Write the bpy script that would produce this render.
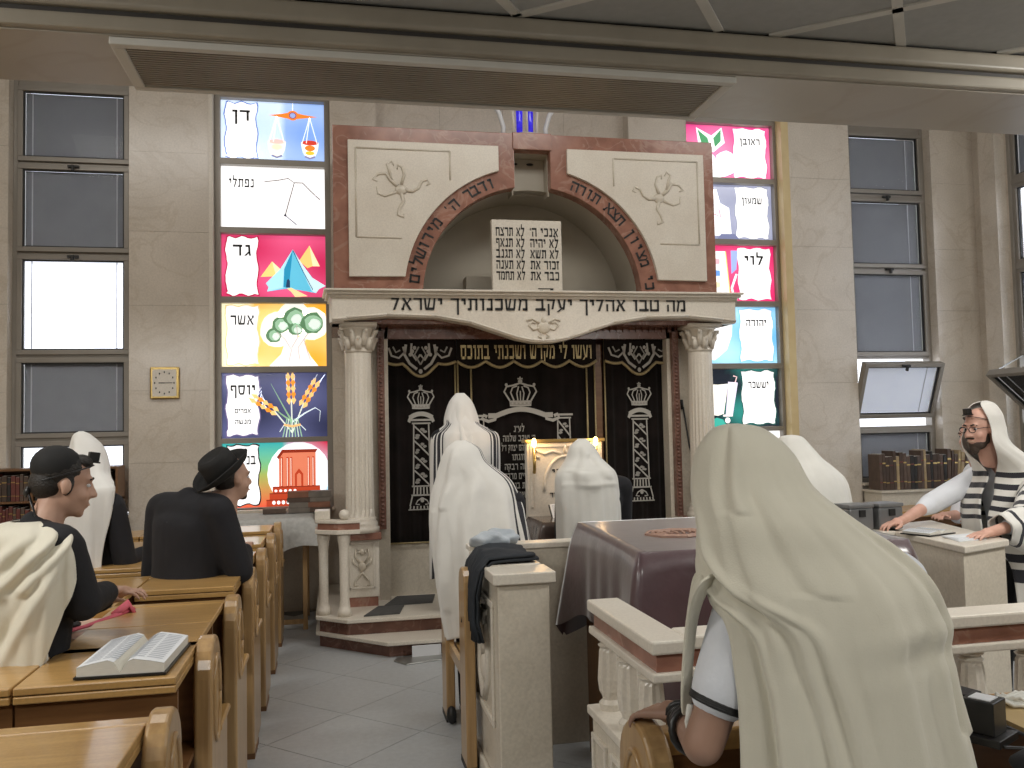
import bpy, bmesh, math, random
from mathutils import Vector, Matrix
import numpy as np
random.seed(7)
for o in list(bpy.data.objects): bpy.data.objects.remove(o)
SC = bpy.context.scene
COL = SC.collection
PI = math.pi
# ------------------------------------------------------------------ camera
F_PX, CAM_H = 870.0, 1.70
def _d(u, v): return Vector(((u-512)/F_PX, (384-v)/F_PX, -1.0))
_Y = _d(333, 432).normalized()
_X = _d(4760, 336); _X = (_X - _Y*_X.dot(_Y)).normalized()
_Z = _X.cross(_Y)
CAM_R = Matrix((_X, _Y, _Z))
cam = bpy.data.cameras.new('camera'); cam.sensor_width = 36; cam.lens = F_PX/1024*36; cam.clip_end = 100
cam_o = bpy.data.objects.new('camera', cam); COL.objects.link(cam_o)
cam_o.matrix_world = Matrix.Translation((0, 0, CAM_H)) @ CAM_R.to_4x4()
SC.camera = cam_o
# ------------------------------------------------------------------ sky, exposure, lights
w = bpy.data.worlds.new('overcast_sky'); SC.world = w; w.use_nodes = True
w.node_tree.nodes['Background'].inputs[0].default_value = (.86, .92, 1, 1)
w.node_tree.nodes['Background'].inputs[1].default_value = 1.6
vs = SC.view_settings
vs.view_transform = 'Standard'; vs.look = 'None'; vs.exposure = 0.12; vs.gamma = 1.0; vs.use_curve_mapping = False
def area(name, loc, rot, size, power, col):
    l = bpy.data.lights.new(name, 'AREA'); l.shape = 'RECTANGLE'; l.size, l.size_y = size; l.energy = power; l.color = col
    o = bpy.data.objects.new(name, l); COL.objects.link(o); o.location = loc; o.rotation_euler = rot
    return o
# fluorescent fittings on the high ceiling of the hall
for x in (-2.2, 1.7, 5.4):
    area('hall_ceiling_lamp', (x, 4.6, 5.6), (math.radians(18), 0, 0), (2.4, 1.0), 54, (1, .97, .92))
# fittings under the gallery, behind the camera
for x in (-1.5, 1.6):
    area('gallery_and_fill_lamp', (x, -.2, 3.1), (math.radians(12), 0, 0), (1.2, .6), 32, (1, .98, .92))
for x in (-2.6, 3.8):  # unseen fill lights, added to brighten the lower half of the hall
    area('gallery_and_fill_lamp', (x, 2.1, 3.1), (math.radians(30), 0, 0), (1.2, .5), 72, (1, .98, .93))
# ------------------------------------------------------------------ pixel helper: the point seen at (u, v) on the plane y, or z
def P(u, v, y):
    r = CAM_R @ _d(u, v); return Vector((0, 0, CAM_H)) + r*(y/r.y)
def PZ(u, v, z):
    r = CAM_R @ _d(u, v); return Vector((0, 0, CAM_H)) + r*((z-CAM_H)/r.z)
# ------------------------------------------------------------------ materials
def mat(name, c1, c2=None, scale=4, detail=5, rough=.5, metal=0, bump=0, bscale=None, stretch=(1, 1, 1), vein=None,
        vscale=2.5, coat=0, sheen=0, emis=0, attr=False, spec=.5, rot=(0, 0, 0), fine=0, transl=0):
    m = bpy.data.materials.new(name); m.use_nodes = True
    nt = m.node_tree; b = nt.nodes['Principled BSDF']; L = nt.links.new
    b.inputs['Roughness'].default_value = rough; b.inputs['Metallic'].default_value = metal
    b.inputs['Specular IOR Level'].default_value = spec
    if coat: b.inputs['Coat Weight'].default_value = coat; b.inputs['Coat Roughness'].default_value = .08
    if sheen: b.inputs['Sheen Weight'].default_value = sheen; b.inputs['Sheen Roughness'].default_value = .5
    g = nt.nodes.new('ShaderNodeNewGeometry'); mp = nt.nodes.new('ShaderNodeMapping')
    mp.inputs['Scale'].default_value = stretch; mp.inputs['Rotation'].default_value = rot
    L(g.outputs['Position'], mp.inputs['Vector'])
    n = nt.nodes.new('ShaderNodeTexNoise'); n.inputs['Scale'].default_value = scale; n.inputs['Detail'].default_value = detail
    L(mp.outputs[0], n.inputs['Vector'])
    if attr:
        a = nt.nodes.new('ShaderNodeAttribute'); a.attribute_name = 'Col'; out = a.outputs['Color']
    else:
        c2 = c2 or tuple(x*.82 for x in c1)
        r = nt.nodes.new('ShaderNodeValToRGB')
        r.color_ramp.elements[0].position = .32; r.color_ramp.elements[1].position = .68
        r.color_ramp.elements[0].color = (*c2, 1); r.color_ramp.elements[1].color = (*c1, 1)
        L(n.outputs['Fac'], r.inputs['Fac']); out = r.outputs['Color']
        if vein:
            n2 = nt.nodes.new('ShaderNodeTexNoise'); n2.inputs['Scale'].default_value = vscale; n2.inputs['Detail'].default_value = 8
            n2.inputs['Distortion'].default_value = 1.2
            L(mp.outputs[0], n2.inputs['Vector'])
            r2 = nt.nodes.new('ShaderNodeValToRGB'); e = r2.color_ramp.elements
            e[0].position = .47; e[0].color = (0, 0, 0, 1); e[1].position = .53; e[1].color = (0, 0, 0, 1)
            k = e.new(.5); k.color = (1, 1, 1, 1)
            L(n2.outputs['Fac'], r2.inputs['Fac'])
            mx = nt.nodes.new('ShaderNodeMixRGB'); mx.inputs[2].default_value = (*vein, 1)
            mm = nt.nodes.new('ShaderNodeMath'); mm.operation = 'MULTIPLY'; mm.inputs[1].default_value = .3
            L(r2.outputs['Color'], mm.inputs[0]); L(mm.outputs[0], mx.inputs[0]); L(out, mx.inputs[1]); out = mx.outputs[0]
        if fine:
            n3 = nt.nodes.new('ShaderNodeTexNoise'); n3.inputs['Scale'].default_value = fine; n3.inputs['Detail'].default_value = 2
            L(g.outputs['Position'], n3.inputs['Vector'])
            mr = nt.nodes.new('ShaderNodeMapRange'); mr.inputs[1].default_value = .3; mr.inputs[2].default_value = .7
            mr.inputs[3].default_value = .92; mr.inputs[4].default_value = 1.05
            L(n3.outputs['Fac'], mr.inputs[0])
            mx = nt.nodes.new('ShaderNodeMixRGB'); mx.blend_type = 'MULTIPLY'; mx.inputs[0].default_value = 1
            L(out, mx.inputs[1]); L(mr.outputs[0], mx.inputs[2]); out = mx.outputs[0]
    L(out, b.inputs['Base Color'])
    if emis:
        L(out, b.inputs['Emission Color']); b.inputs['Emission Strength'].default_value = emis
    if bump:
        nb = nt.nodes.new('ShaderNodeTexNoise'); nb.inputs['Scale'].default_value = bscale or scale*6; nb.inputs['Detail'].default_value = 3
        L(mp.outputs[0], nb.inputs['Vector'])
        bp = nt.nodes.new('ShaderNodeBump'); bp.inputs['Strength'].default_value = bump; bp.inputs['Distance'].default_value = .01
        L(nb.outputs['Fac'], bp.inputs['Height']); L(bp.outputs[0], b.inputs['Normal'])
    if transl:
        b.inputs['Subsurface Weight'].default_value = transl; b.inputs['Subsurface Radius'].default_value = (.03, .03, .025)
        b.inputs['Subsurface Scale'].default_value = .5
    return m
def stripe_mat(name, base, dark, bands, axis, warm=None):
    """woven wool with dark bands: bands = [(from, to), ...] along the cloth's own u (axis 0) or v (axis 1)"""
    m = mat(name, base, warm or tuple(x*.93 for x in base), scale=9, rough=.85, sheen=.3, bump=.12, bscale=260)
    nt = m.node_tree; b = nt.nodes['Principled BSDF']; L = nt.links.new
    old = b.inputs['Base Color'].links[0].from_socket
    uv = nt.nodes.new('ShaderNodeUVMap'); sp = nt.nodes.new('ShaderNodeSeparateXYZ'); L(uv.outputs[0], sp.inputs[0])
    acc = None
    for lo, hi in bands:
        a = nt.nodes.new('ShaderNodeMath'); a.operation = 'GREATER_THAN'; a.inputs[1].default_value = lo; L(sp.outputs[axis], a.inputs[0])
        c = nt.nodes.new('ShaderNodeMath'); c.operation = 'LESS_THAN'; c.inputs[1].default_value = hi; L(sp.outputs[axis], c.inputs[0])
        d = nt.nodes.new('ShaderNodeMath'); d.operation = 'MULTIPLY'; L(a.outputs[0], d.inputs[0]); L(c.outputs[0], d.inputs[1])
        if acc is None: acc = d.outputs[0]
        else:
            s = nt.nodes.new('ShaderNodeMath'); s.operation = 'ADD'; L(acc, s.inputs[0]); L(d.outputs[0], s.inputs[1]); acc = s.outputs[0]
    mx = nt.nodes.new('ShaderNodeMixRGB'); L(acc, mx.inputs[0]); L(old, mx.inputs[1]); mx.inputs[2].default_value = (*dark, 1)
    L(mx.outputs[0], b.inputs['Base Color'])
    return m
MARBLE = mat('beige_marble', (.68, .615, .53), (.59, .53, .45), scale=2.2, detail=8, rough=.22, vein=(.47, .39, .29), vscale=1.7, fine=60)
MARBLE2 = mat('pale_marble', (.68, .62, .52), (.60, .54, .44), scale=3, detail=8, rough=.25, vein=(.52, .45, .36), vscale=3, fine=70)
CREAMST = mat('cream_stone', (.74, .69, .60), (.68, .62, .53), scale=3.5, detail=7, rough=.3, fine=80)
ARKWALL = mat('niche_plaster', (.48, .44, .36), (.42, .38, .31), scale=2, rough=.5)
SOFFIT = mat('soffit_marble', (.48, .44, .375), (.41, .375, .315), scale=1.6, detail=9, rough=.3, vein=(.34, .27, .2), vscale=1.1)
REDM = mat('red_marble', (.36, .175, .125), (.23, .105, .075), scale=7, detail=9, rough=.22, vein=(.55, .38, .3), vscale=3.2)
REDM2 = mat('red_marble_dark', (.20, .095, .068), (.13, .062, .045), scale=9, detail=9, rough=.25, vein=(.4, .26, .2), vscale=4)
YELLIT = mat('yellow_lit_stone', (.70, .56, .30), (.62, .47, .24), scale=4, rough=.35)  # stone colour holds the yellow window light on the reveal
FLOOR = mat('terrazzo', (.47, .49, .50), (.42, .435, .445), scale=28, detail=6, rough=.38, fine=240)
GROUT = mat('tile_joint', (.20, .20, .19), (.17, .17, .16), scale=12, rough=.8)
PAINT = mat('ceiling_panel', (.40, .40, .385), (.37, .37, .355), scale=30, rough=.8)
WHITEP = mat('white_paint', (.62, .60, .55), (.58, .56, .51), scale=6, rough=.6)
TRIM = mat('beam_trim', (.36, .32, .255), (.30, .265, .21), scale=5, rough=.4)
DARKM = mat('dark_groove', (.05, .045, .04), (.04, .035, .03), scale=8, rough=.6)
ALU = mat('bronze_aluminium', (.30, .275, .24), (.27, .245, .21), scale=3, rough=.4, metal=.25)
GASK = mat('black_gasket', (.03, .03, .03), (.02, .02, .02), scale=6, rough=.5)
BLIND = mat('blind_grey', (.34, .345, .365), (.31, .315, .335), scale=4, rough=.45)
BLINDW = mat('blind_daylit', (.90, .92, .97), (.84, .87, .94), scale=3, rough=.6, emis=1.25)
SLATW = mat('blind_slat_pale', (.75, .77, .82), (.7, .72, .78), scale=4, rough=.5, emis=.25)
TAPE = mat('ladder_tape', (.75, .76, .78), (.7, .71, .74), scale=4, rough=.6)
ART = mat('painted_glass', (1, 1, 1), rough=.15, attr=True, emis=.88)
THREAD = mat('metallic_thread', (1, 1, 1), rough=.5, attr=True, bump=.2, scale=90)
VELVET = mat('black_velvet', (.013, .009, .008), (.006, .005, .004), scale=6, rough=.9, sheen=.12, spec=.1)
GOLD = mat('gold_fringe', (.42, .34, .18), (.3, .23, .11), scale=60, rough=.5, metal=.3)
WOOD = mat('oak_veneer', (.52, .315, .115), (.41, .235, .08), scale=3, detail=7, rough=.28, stretch=(1.2, 14, 14), coat=.25, fine=90)
WOODE = mat('oak_end', (.47, .30, .135), (.35, .21, .09), scale=3, detail=7, rough=.3, stretch=(14, 14, 1.2), coat=.3)
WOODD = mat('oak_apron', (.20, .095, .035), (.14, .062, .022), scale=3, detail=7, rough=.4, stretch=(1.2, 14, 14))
BLACK = mat('ink_black', (.012, .012, .012), (.01, .01, .01), scale=4, rough=.5)
LEATHB = mat('black_leather', (.016, .015, .015), (.01, .01, .01), scale=20, rough=.35)
SKIN = mat('skin', (.54, .33, .24), (.48, .285, .205), scale=14, rough=.5, transl=.05)
SKIN2 = mat('skin_ruddy', (.66, .39, .30), (.58, .32, .245), scale=14, rough=.5, transl=.05)
SKINT = mat('skin_tan', (.36, .215, .155), (.31, .18, .125), scale=14, rough=.5, transl=.05)
HAIR = mat('dark_hair', (.018, .013, .010), (.01, .008, .006), scale=60, rough=.55, bump=.5, bscale=150)
BEARD = mat('brown_beard', (.06, .038, .025), (.035, .022, .015), scale=60, rough=.7, bump=.5, bscale=150)
SHIRTW = mat('white_shirt', (.74, .76, .80), (.68, .70, .75), scale=8, rough=.8, bump=.25, bscale=22)
SHIRTB = mat('black_shirt', (.010, .010, .013), (.006, .006, .008), scale=8, rough=.85, bump=.3, bscale=25)
COATB = mat('black_coat', (.011, .011, .015), (.007, .007, .010), scale=6, rough=.85, sheen=.02, bump=.2, bscale=18)
TROUS = mat('dark_trousers', (.02, .02, .024), (.014, .014, .017), scale=7, rough=.85)
FELT = mat('black_felt', (.008, .0075, .0075), (.005, .005, .005), scale=30, rough=.8)
CREAMT = mat('cream_wool', (.68, .645, .535), (.63, .595, .49), scale=7, rough=.85, sheen=.25, bump=.12, bscale=280)
WHITET = mat('white_wool', (.80, .79, .76), (.75, .74, .705), scale=7, rough=.85, sheen=.25, bump=.12, bscale=280)
FRINGE = mat('white_fringe', (.8, .79, .74), (.7, .69, .63), scale=60, rough=.8)
BURG = mat('burgundy_velvet', (.085, .042, .05), (.06, .03, .035), scale=5, rough=.5, sheen=1, coat=1, bump=.9, bscale=9)
BURG.node_tree.nodes['Principled BSDF'].inputs['Sheen Roughness'].default_value = .3
BURG.node_tree.nodes['Principled BSDF'].inputs['Coat Roughness'].default_value = .22
BROWNPL = mat('brown_plastic_cover', (.07, .04, .03), (.04, .024, .018), scale=4, rough=.5, coat=.9, bump=.7, bscale=7)
PAGES = mat('paper_pages', (.70, .68, .62), (.62, .60, .53), scale=40, rough=.8, stretch=(1, 1, 30))
PAPER = mat('printed_paper', (.74, .76, .78), (.66, .68, .70), scale=90, rough=.7, stretch=(.6, 4, 1))
GREYTIN = mat('grey_tin', (.24, .245, .25), (.20, .205, .21), scale=5, rough=.35, metal=.5)
CARD = mat('tan_card', (.50, .36, .17), (.44, .31, .14), scale=6, rough=.7)
GREYMAT = mat('grey_mat', (.09, .09, .088), (.07, .07, .068), scale=40, rough=.9)
BRASS = mat('brass', (.5, .36, .14), (.42, .3, .11), scale=8, rough=.3, metal=.9)
PINK = mat('pink_cloth', (.62, .12, .16), (.5, .08, .12), scale=12, rough=.7)
PINKW = mat('rosy_board', (.60, .40, .29), (.52, .33, .235), scale=5, rough=.4, stretch=(1, 10, 10))
STEEL = mat('dull_steel', (.45, .45, .43), (.36, .36, .34), scale=6, rough=.35, metal=.8)
CLOTHP = mat('embroidered_white_cloth', (.50, .50, .48), (.40, .40, .385), scale=30, detail=8, rough=.8, bump=.3, bscale=70)
SILVCL = mat('pale_blue_cloth', (.52, .56, .60), (.40, .45, .5), scale=14, rough=.5, bump=.4, bscale=40)
FLAME = mat('candle_bulb', (1, .62, .22), (1, .62, .22), emis=14)
BLUEG = mat('cobalt_glass', (.03, .02, .55), (.02, .01, .4), scale=20, rough=.1, emis=.8)
GLASSP = mat('glass_pane', (.5, .5, .5), rough=.05)
_nt = GLASSP.node_tree
_b = _nt.nodes['Principled BSDF']; _b.inputs['Transmission Weight'].default_value = 1; _b.inputs['Roughness'].default_value = .02
_b.inputs['IOR'].default_value = 1.1
for l_ in list(_b.inputs['Base Color'].links): _nt.links.remove(l_)
_b.inputs['Base Color'].default_value = (.95, .97, 1, 1)
# ------------------------------------------------------------------ mesh building
WORLD = {}
def setp(o, parent):
    if parent:
        o.parent = parent
        if parent.name in WORLD: o.matrix_parent_inverse = WORLD[parent.name]
class MB:
    def __init__(s): s.v = []; s.f = []; s.c = []; s.M = None
    def add(s, vs, fs, col=None):
        b = len(s.v); s.v += [tuple(s.M @ Vector(p)) if s.M else tuple(p) for p in vs]
        for f in fs: s.f.append(tuple(i+b for i in f)); s.c.append(col)
        return s
    def box(s, x0, x1, y0, y1, z0, z1):
        return s.add([(x0,y0,z0),(x1,y0,z0),(x1,y1,z0),(x0,y1,z0),(x0,y0,z1),(x1,y0,z1),(x1,y1,z1),(x0,y1,z1)],
                     [(3,2,1,0),(4,5,6,7),(0,1,5,4),(1,2,6,5),(2,3,7,6),(3,0,4,7)])
    def prism(s, poly, a, b, axis='y'):
        """2D outline extruded along an axis: y (outline in x,z), z (outline in x,y), x (outline in y,z)"""
        n = len(poly)
        def pt(p, t): return (p[0], t, p[1]) if axis == 'y' else ((p[0], p[1], t) if axis == 'z' else (t, p[0], p[1]))
        vs = [pt(p, a) for p in poly]+[pt(p, b) for p in poly]
        fs = [tuple(range(n)), tuple(range(2*n-1, n-1, -1))]+[(i, i+n, (i+1) % n+n, (i+1) % n) for i in range(n)]
        return s.add(vs, fs)
    def lathe(s, prof, c=(0, 0, 0), n=20, flute=None):
        vs = []; m = len(prof)
        for r, z in prof:
            for i in range(n):
                a = 2*PI*i/n; rr = r
                if flute and flute[0] < z < flute[1] and i % 2: rr = r*.9
                vs.append((c[0]+rr*math.cos(a), c[1]+rr*math.sin(a), c[2]+z))
        fs = [(j*n+i, j*n+(i+1) % n, (j+1)*n+(i+1) % n, (j+1)*n+i) for j in range(m-1) for i in range(n)]
        fs += [tuple(range(n-1, -1, -1)), tuple((m-1)*n+i for i in range(n))]
        return s.add(vs, fs)
    def tube(s, pts, r, n=8, closed=False, flat=None):
        pts = [Vector(p) for p in pts]; m = len(pts); vs = []; up0 = None
        rr = r if isinstance(r, (list, tuple)) else [r]*m
        for i, p in enumerate(pts):
            t = (pts[min(i+1, m-1)]-pts[max(i-1, 0)]).normalized()
            if up0 is None: up0 = Vector((0, 0, 1)) if abs(t.z) < .9 else Vector((0, 1, 0))
            x = t.cross(up0).normalized(); y = x.cross(t).normalized(); up0 = y
            for k in range(n):
                a = 2*PI*k/n; vs.append(p+x*(rr[i]*math.cos(a))+y*(rr[i]*math.sin(a)*(flat or 1)))
        fs = [(j*n+i, j*n+(i+1) % n, (j+1)*n+(i+1) % n, (j+1)*n+i) for j in range(m-1) for i in range(n)]
        fs += [tuple(range(n-1, -1, -1)), tuple((m-1)*n+i for i in range(n))]
        return s.add(vs, fs)
    def ell(s, c, r, n=14, m=9, M=None):
        vs = []; c = Vector(c)
        for j in range(m+1):
            ph = PI*j/m
            for i in range(n):
                a = 2*PI*i/n; p = Vector((r[0]*math.sin(ph)*math.cos(a), r[1]*math.sin(ph)*math.sin(a), r[2]*math.cos(ph)))
                vs.append(c+(M @ p if M else p))
        fs = [(j*n+i, (j+1)*n+i, (j+1)*n+(i+1) % n, j*n+(i+1) % n) for j in range(m) for i in range(n)]
        return s.add(vs, fs)
    def cap(s, p0, r0, p1, r1, n=12, flat=1.0):
        """tapered limb with round ends; flat squeezes it front to back (y)"""
        p0, p1 = Vector(p0), Vector(p1); t = (p1-p0); L = t.length; t = t/L if L > 1e-6 else Vector((0, 0, 1))
        ref = Vector((0, 1, 0)) if abs(t.y) < .8 else Vector((1, 0, 0))
        x = t.cross(ref).normalized(); y = x.cross(t).normalized(); vs = []
        rings = [(-math.cos(a)*r0, math.sin(a)*r0) for a in (0.02, .5, 1.0, PI/2)] + [(L+math.cos(a)*r1, math.sin(a)*r1) for a in (PI/2, 1.0, .5, .02)]
        for d, r in rings:
            for k in range(n):
                a = 2*PI*k/n; vs.append(p0+t*d+x*(r*math.cos(a))+y*(r*math.sin(a)*flat))
        m = len(rings)
        fs = [(j*n+i, j*n+(i+1) % n, (j+1)*n+(i+1) % n, (j+1)*n+i) for j in range(m-1) for i in range(n)]
        fs += [tuple(range(n-1, -1, -1)), tuple((m-1)*n+i for i in range(n))]
        return s.add(vs, fs)
    def chain(s, pts, rs, flat=1.0):
        for i in range(len(pts)-1): s.cap(pts[i], rs[i], pts[i+1], rs[i+1], flat=flat)
        return s
    # flat drawing in the x,z plane, facing -y, layer by layer
    def poly(s, pts, col, y=0.0):
        return s.add([(p[0], y, p[1]) for p in pts], [tuple(range(len(pts)))], col)
    def stroke(s, pts, wd, col, y=0.0, taper=False):
        n = len(pts); L = []; R = []
        for i, p in enumerate(pts):
            a = pts[max(i-1, 0)]; b = pts[min(i+1, n-1)]
            dx, dz = b[0]-a[0], b[1]-a[1]; l = math.hypot(dx, dz) or 1
            ww = wd*.5*(1-.85*i/(n-1) if taper else 1)
            L.append((p[0]-dz/l*ww, y, p[1]+dx/l*ww)); R.append((p[0]+dz/l*ww, y, p[1]-dx/l*ww))
        return s.add(L+R, [(i, i+n, i+n+1, i+1) for i in range(n-1)], col)
    def mesh(s, name, smooth=False):
        me = bpy.data.meshes.new(name); me.from_pydata(s.v, [], s.f); me.validate(); me.update()
        bm = bmesh.new(); bm.from_mesh(me)
        if not any(s.c): bmesh.ops.recalc_face_normals(bm, faces=bm.faces)
        bm.to_mesh(me); bm.free()
        if any(s.c):
            at = me.color_attributes.new('Col', 'FLOAT_COLOR', 'CORNER')
            for p in me.polygons:
                c = s.c[p.index] if p.index < len(s.c) else (1, 1, 1)
                for k, li in enumerate(p.loop_indices):
                    cc = c[me.loops[li].vertex_index] if isinstance(c, dict) else (c or (1, 1, 1))
                    at.data[li].color = (*cc[:3], 1)
        if smooth:
            for p in me.polygons: p.use_smooth = True
        return me
    def build(s, name, m, parent=None, smooth=False, bevel=0, kind=None, label=None, seg=2, auto=None):
        me = s.mesh(name, smooth); me.materials.append(m)
        o = bpy.data.objects.new(name, me); COL.objects.link(o)
        setp(o, parent)
        if bevel:
            md = o.modifiers.new('bevel', 'BEVEL'); md.width = bevel; md.segments = seg; md.limit_method = 'ANGLE'
        if kind: o['kind'] = kind
        if label: o['label'] = label
        return o
def arc(cx, cz, r, a0, a1, n=16, rz=None): return [(cx+r*math.cos(math.radians(a0+(a1-a0)*i/n)), cz+(rz or r)*math.sin(math.radians(a0+(a1-a0)*i/n))) for i in range(n+1)]
def tag(o, label, cat, group=None, kind=None):
    o['label'] = label
    if cat: o['category'] = cat
    if group: o['group'] = group
    if kind: o['kind'] = kind
    return o
def thing(name, label, cat, loc=(0, 0, 0), rz=0, group=None, world=False):
    o = bpy.data.objects.new(name, None); COL.objects.link(o); o.location = loc; o.rotation_euler = (0, 0, rz); o.empty_display_size = .1
    if world: WORLD[o.name] = (Matrix.Translation(loc) @ Matrix.Rotation(rz, 4, 'Z')).inverted()
    return tag(o, label, cat, group)
def struct(name, parent=None):
    o = bpy.data.objects.new(name, None); COL.objects.link(o); o['kind'] = 'structure'
    return o
def S(o): o['kind'] = 'structure'; return o
KIDS = {}
def copy_tree(o, parent=None):
    c = o.copy(); COL.objects.link(c)
    if parent: c.parent = parent
    for ch in [x for x in o.children]: copy_tree(ch, c)
    return c
# ------------------------------------------------------------------ lettering: square Hebrew letters drawn as pen strokes
def _b(x0, x1, z0, z1): return [(x0, z0), (x1, z0), (x1, z1), (x0, z1)]
def _s(x0, z0, x1, z1, w): return [(x0-w/2, z0), (x0+w/2, z0), (x1+w/2, z1), (x1-w/2, z1)]
V_ = .15
GLY = {
 'א': (.76, [_s(.66, 0, .10, 1, .19), _s(.42, .48, .62, .8, .12), _b(.56, .74, .74, 1), _s(.09, 0, .22, .5, .13), _b(.0, .2, 0, .16)]),
 'ב': (.76, [_b(.04, .60, .80, 1), _b(.46, .62, .1, .97), _b(0, .76, 0, .20)]),
 'ג': (.50, [_b(.10, .44, .80, 1), _s(.40, .2, .37, .9, .15), _s(.08, 0, .38, .36, .17), _s(.44, 0, .40, .3, .14)]),
 'ד': (.70, [_b(0, .70, .80, 1), _b(.47, .62, 0, .9)]),
 'ה': (.72, [_b(0, .72, .80, 1), _b(.56, .71, 0, .9), _b(.07, .21, 0, .56)]),
 'ו': (.38, [_b(.02, .36, .80, 1), _b(.20, .35, 0, .95)]),
 'ז': (.40, [_b(.0, .40, .80, 1), _b(.14, .28, 0, .9)]),
 'ח': (.74, [_b(0, .74, .80, 1), _b(.58, .73, 0, .9), _b(.06, .21, 0, .9)]),
 'ט': (.74, [_b(0, .15, 0, 1), _b(0, .72, 0, .18), _b(.58, .73, .05, .92), _b(.36, .70, .80, 1)]),
 'י': (.36, [_b(.02, .34, .74, 1), _b(.19, .34, .45, .9)]),
 'כ': (.66, [_b(.04, .58, .80, 1), _b(.47, .63, .08, .93), _b(.04, .58, 0, .20)]),
 'ך': (.66, [_b(0, .64, .80, 1), _b(.47, .62, -.36, .9)]),
 'ל': (.64, [_b(.04, .18, .85, 1.42), _b(.04, .62, .80, 1), _s(.24, 0, .53, .85, .17)]),
 'מ': (.74, [_s(.07, 0, .20, .85, .14), _s(.20, .72, .04, 1, .14), _b(.26, .64, .80, 1), _b(.56, .72, 0, .9), _b(.34, .70, 0, .19)]),
 'ם': (.74, [_b(0, .74, .80, 1), _b(.57, .72, 0, .9), _b(.05, .20, 0, .9), _b(.05, .72, 0, .19)]),
 'נ': (.50, [_b(.14, .46, .80, 1), _b(.33, .48, 0, .95), _b(.02, .48, 0, .20)]),
 'ן': (.38, [_b(.02, .36, .80, 1), _b(.20, .35, -.36, .95)]),
 'ס': (.72, [_b(0, .70, .80, 1), _s(.14, .12, .08, .85, .14), _s(.54, .10, .63, .85, .15), _b(.16, .55, 0, .19)]),
 'ע': (.70, [_s(.50, .1, .62, 1, .15), _s(.30, .22, .10, 1, .16), _s(.05, -.08, .50, .3, .18)]),
 'פ': (.68, [_b(.06, .60, .80, 1), _b(.50, .65, .08, .93), _b(.02, .60, 0, .20), _b(.06, .20, .45, .9), _b(.12, .34, .43, .58)]),
 'ף': (.68, [_b(.06, .62, .80, 1), _b(.50, .65, -.36, .93), _b(.06, .20, .45, .9), _b(.12, .34, .43, .58)]),
 'צ': (.70, [_s(.58, .2, .10, 1, .18), _s(.36, .45, .62, 1, .14), _b(0, .66, 0, .20)]),
 'ץ': (.64, [_s(.28, -.36, .28, .5, .15), _s(.30, .4, .08, 1, .16), _s(.32, .45, .56, 1, .15)]),
 'ק': (.66, [_b(0, .64, .80, 1), _s(.42, .12, .56, .85, .15), _b(.06, .20, -.36, .56)]),
 'ר': (.64, [_b(0, .60, .80, 1), _b(.47, .62, 0, .92)]),
 'ש': (.88, [_s(.14, .1, .07, 1, .14), _s(.30, .18, .45, 1, .13), _s(.70, .1, .80, 1, .14), _b(.10, .74, 0, .20)]),
 'ת': (.76, [_b(.04, .74, .80, 1), _b(.58, .73, 0, .9), _b(.15, .29, .1, .85), _b(0, .28, 0, .18)]),
 '׳': (.16, [_b(.03, .14, .72, 1)]), '״': (.30, [_b(.03, .13, .72, 1), _b(.19, .29, .72, 1)]), ' ': (.34, []), '-': (.3, [_b(0, .3, .8, .95)])}
def letters(name, s, size, o, right, up, m, parent, depth=.003, sx=1.0, bold=0, width=None):
    """size = letter height; o = middle of the line's foot; the line reads from right to left"""
    right, up = Vector(right), Vector(up); nrm = right.cross(up); o = Vector(o); gap = .13
    tot = sum(GLY[c][0] for c in s)+gap*(len(s)-1); size *= .72
    k = size*sx if not width else width/tot
    mb = MB(); x = -tot/2
    for c in s[::-1]:
        wd, ps = GLY[c]
        for p in ps:
            n = len(p); vs = [o+right*((x+q[0])*k)+up*(q[1]*size)+nrm*d for d in (0, depth) for q in p]
            mb.add(vs, [tuple(range(n, 2*n)), tuple(range(n-1, -1, -1))]+[(i, (i+1) % n, (i+1) % n+n, i+n) for i in range(n)])
        x += wd+gap
    return mb.build(name, m, parent)
# ================================================================== THE ROOM
fl = S(MB().box(-4.6, 7.4, -3.5, 9.0, -.12, -.005).build('floor', GROUT))
q = .6; r2 = math.sqrt(.5)
tm = MB().box(-q/2+.002, q/2-.002, -q/2+.002, q/2-.002, -.004, .001).mesh('floor_tile'); tm.materials.append(FLOOR)
for i in range(-20, 30):
    for j in range(-20, 30):
        cx = (i-j)*q*r2 + .05; cy = (i+j)*q*r2 + 5.02
        if -1.5 < cx < 5.6 and -.2 < cy < 8.5:
            t = bpy.data.objects.new('floor_tile', tm); COL.objects.link(t); t.parent = fl; t.location = (cx, cy, 0); t.rotation_euler = (0, 0, PI/4)
YW, YG = 8.6, 8.78
wf = S(MB().box(-4.6, 7.4, 9.25, 9.35, 0, .1).build('wall_front', MARBLE))
piers = [(-4.6, -2.88, YW, 5.9), (-1.85, -1.13, YW, 5.9), (0.0, .45, YW, 5.9), (.45, 3.09, YW+.16, 5.9), (3.09, 3.74, YW, 5.9), (4.93, 5.67, YW, 5.9), (6.70, 7.4, YW, 5.9)]
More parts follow.
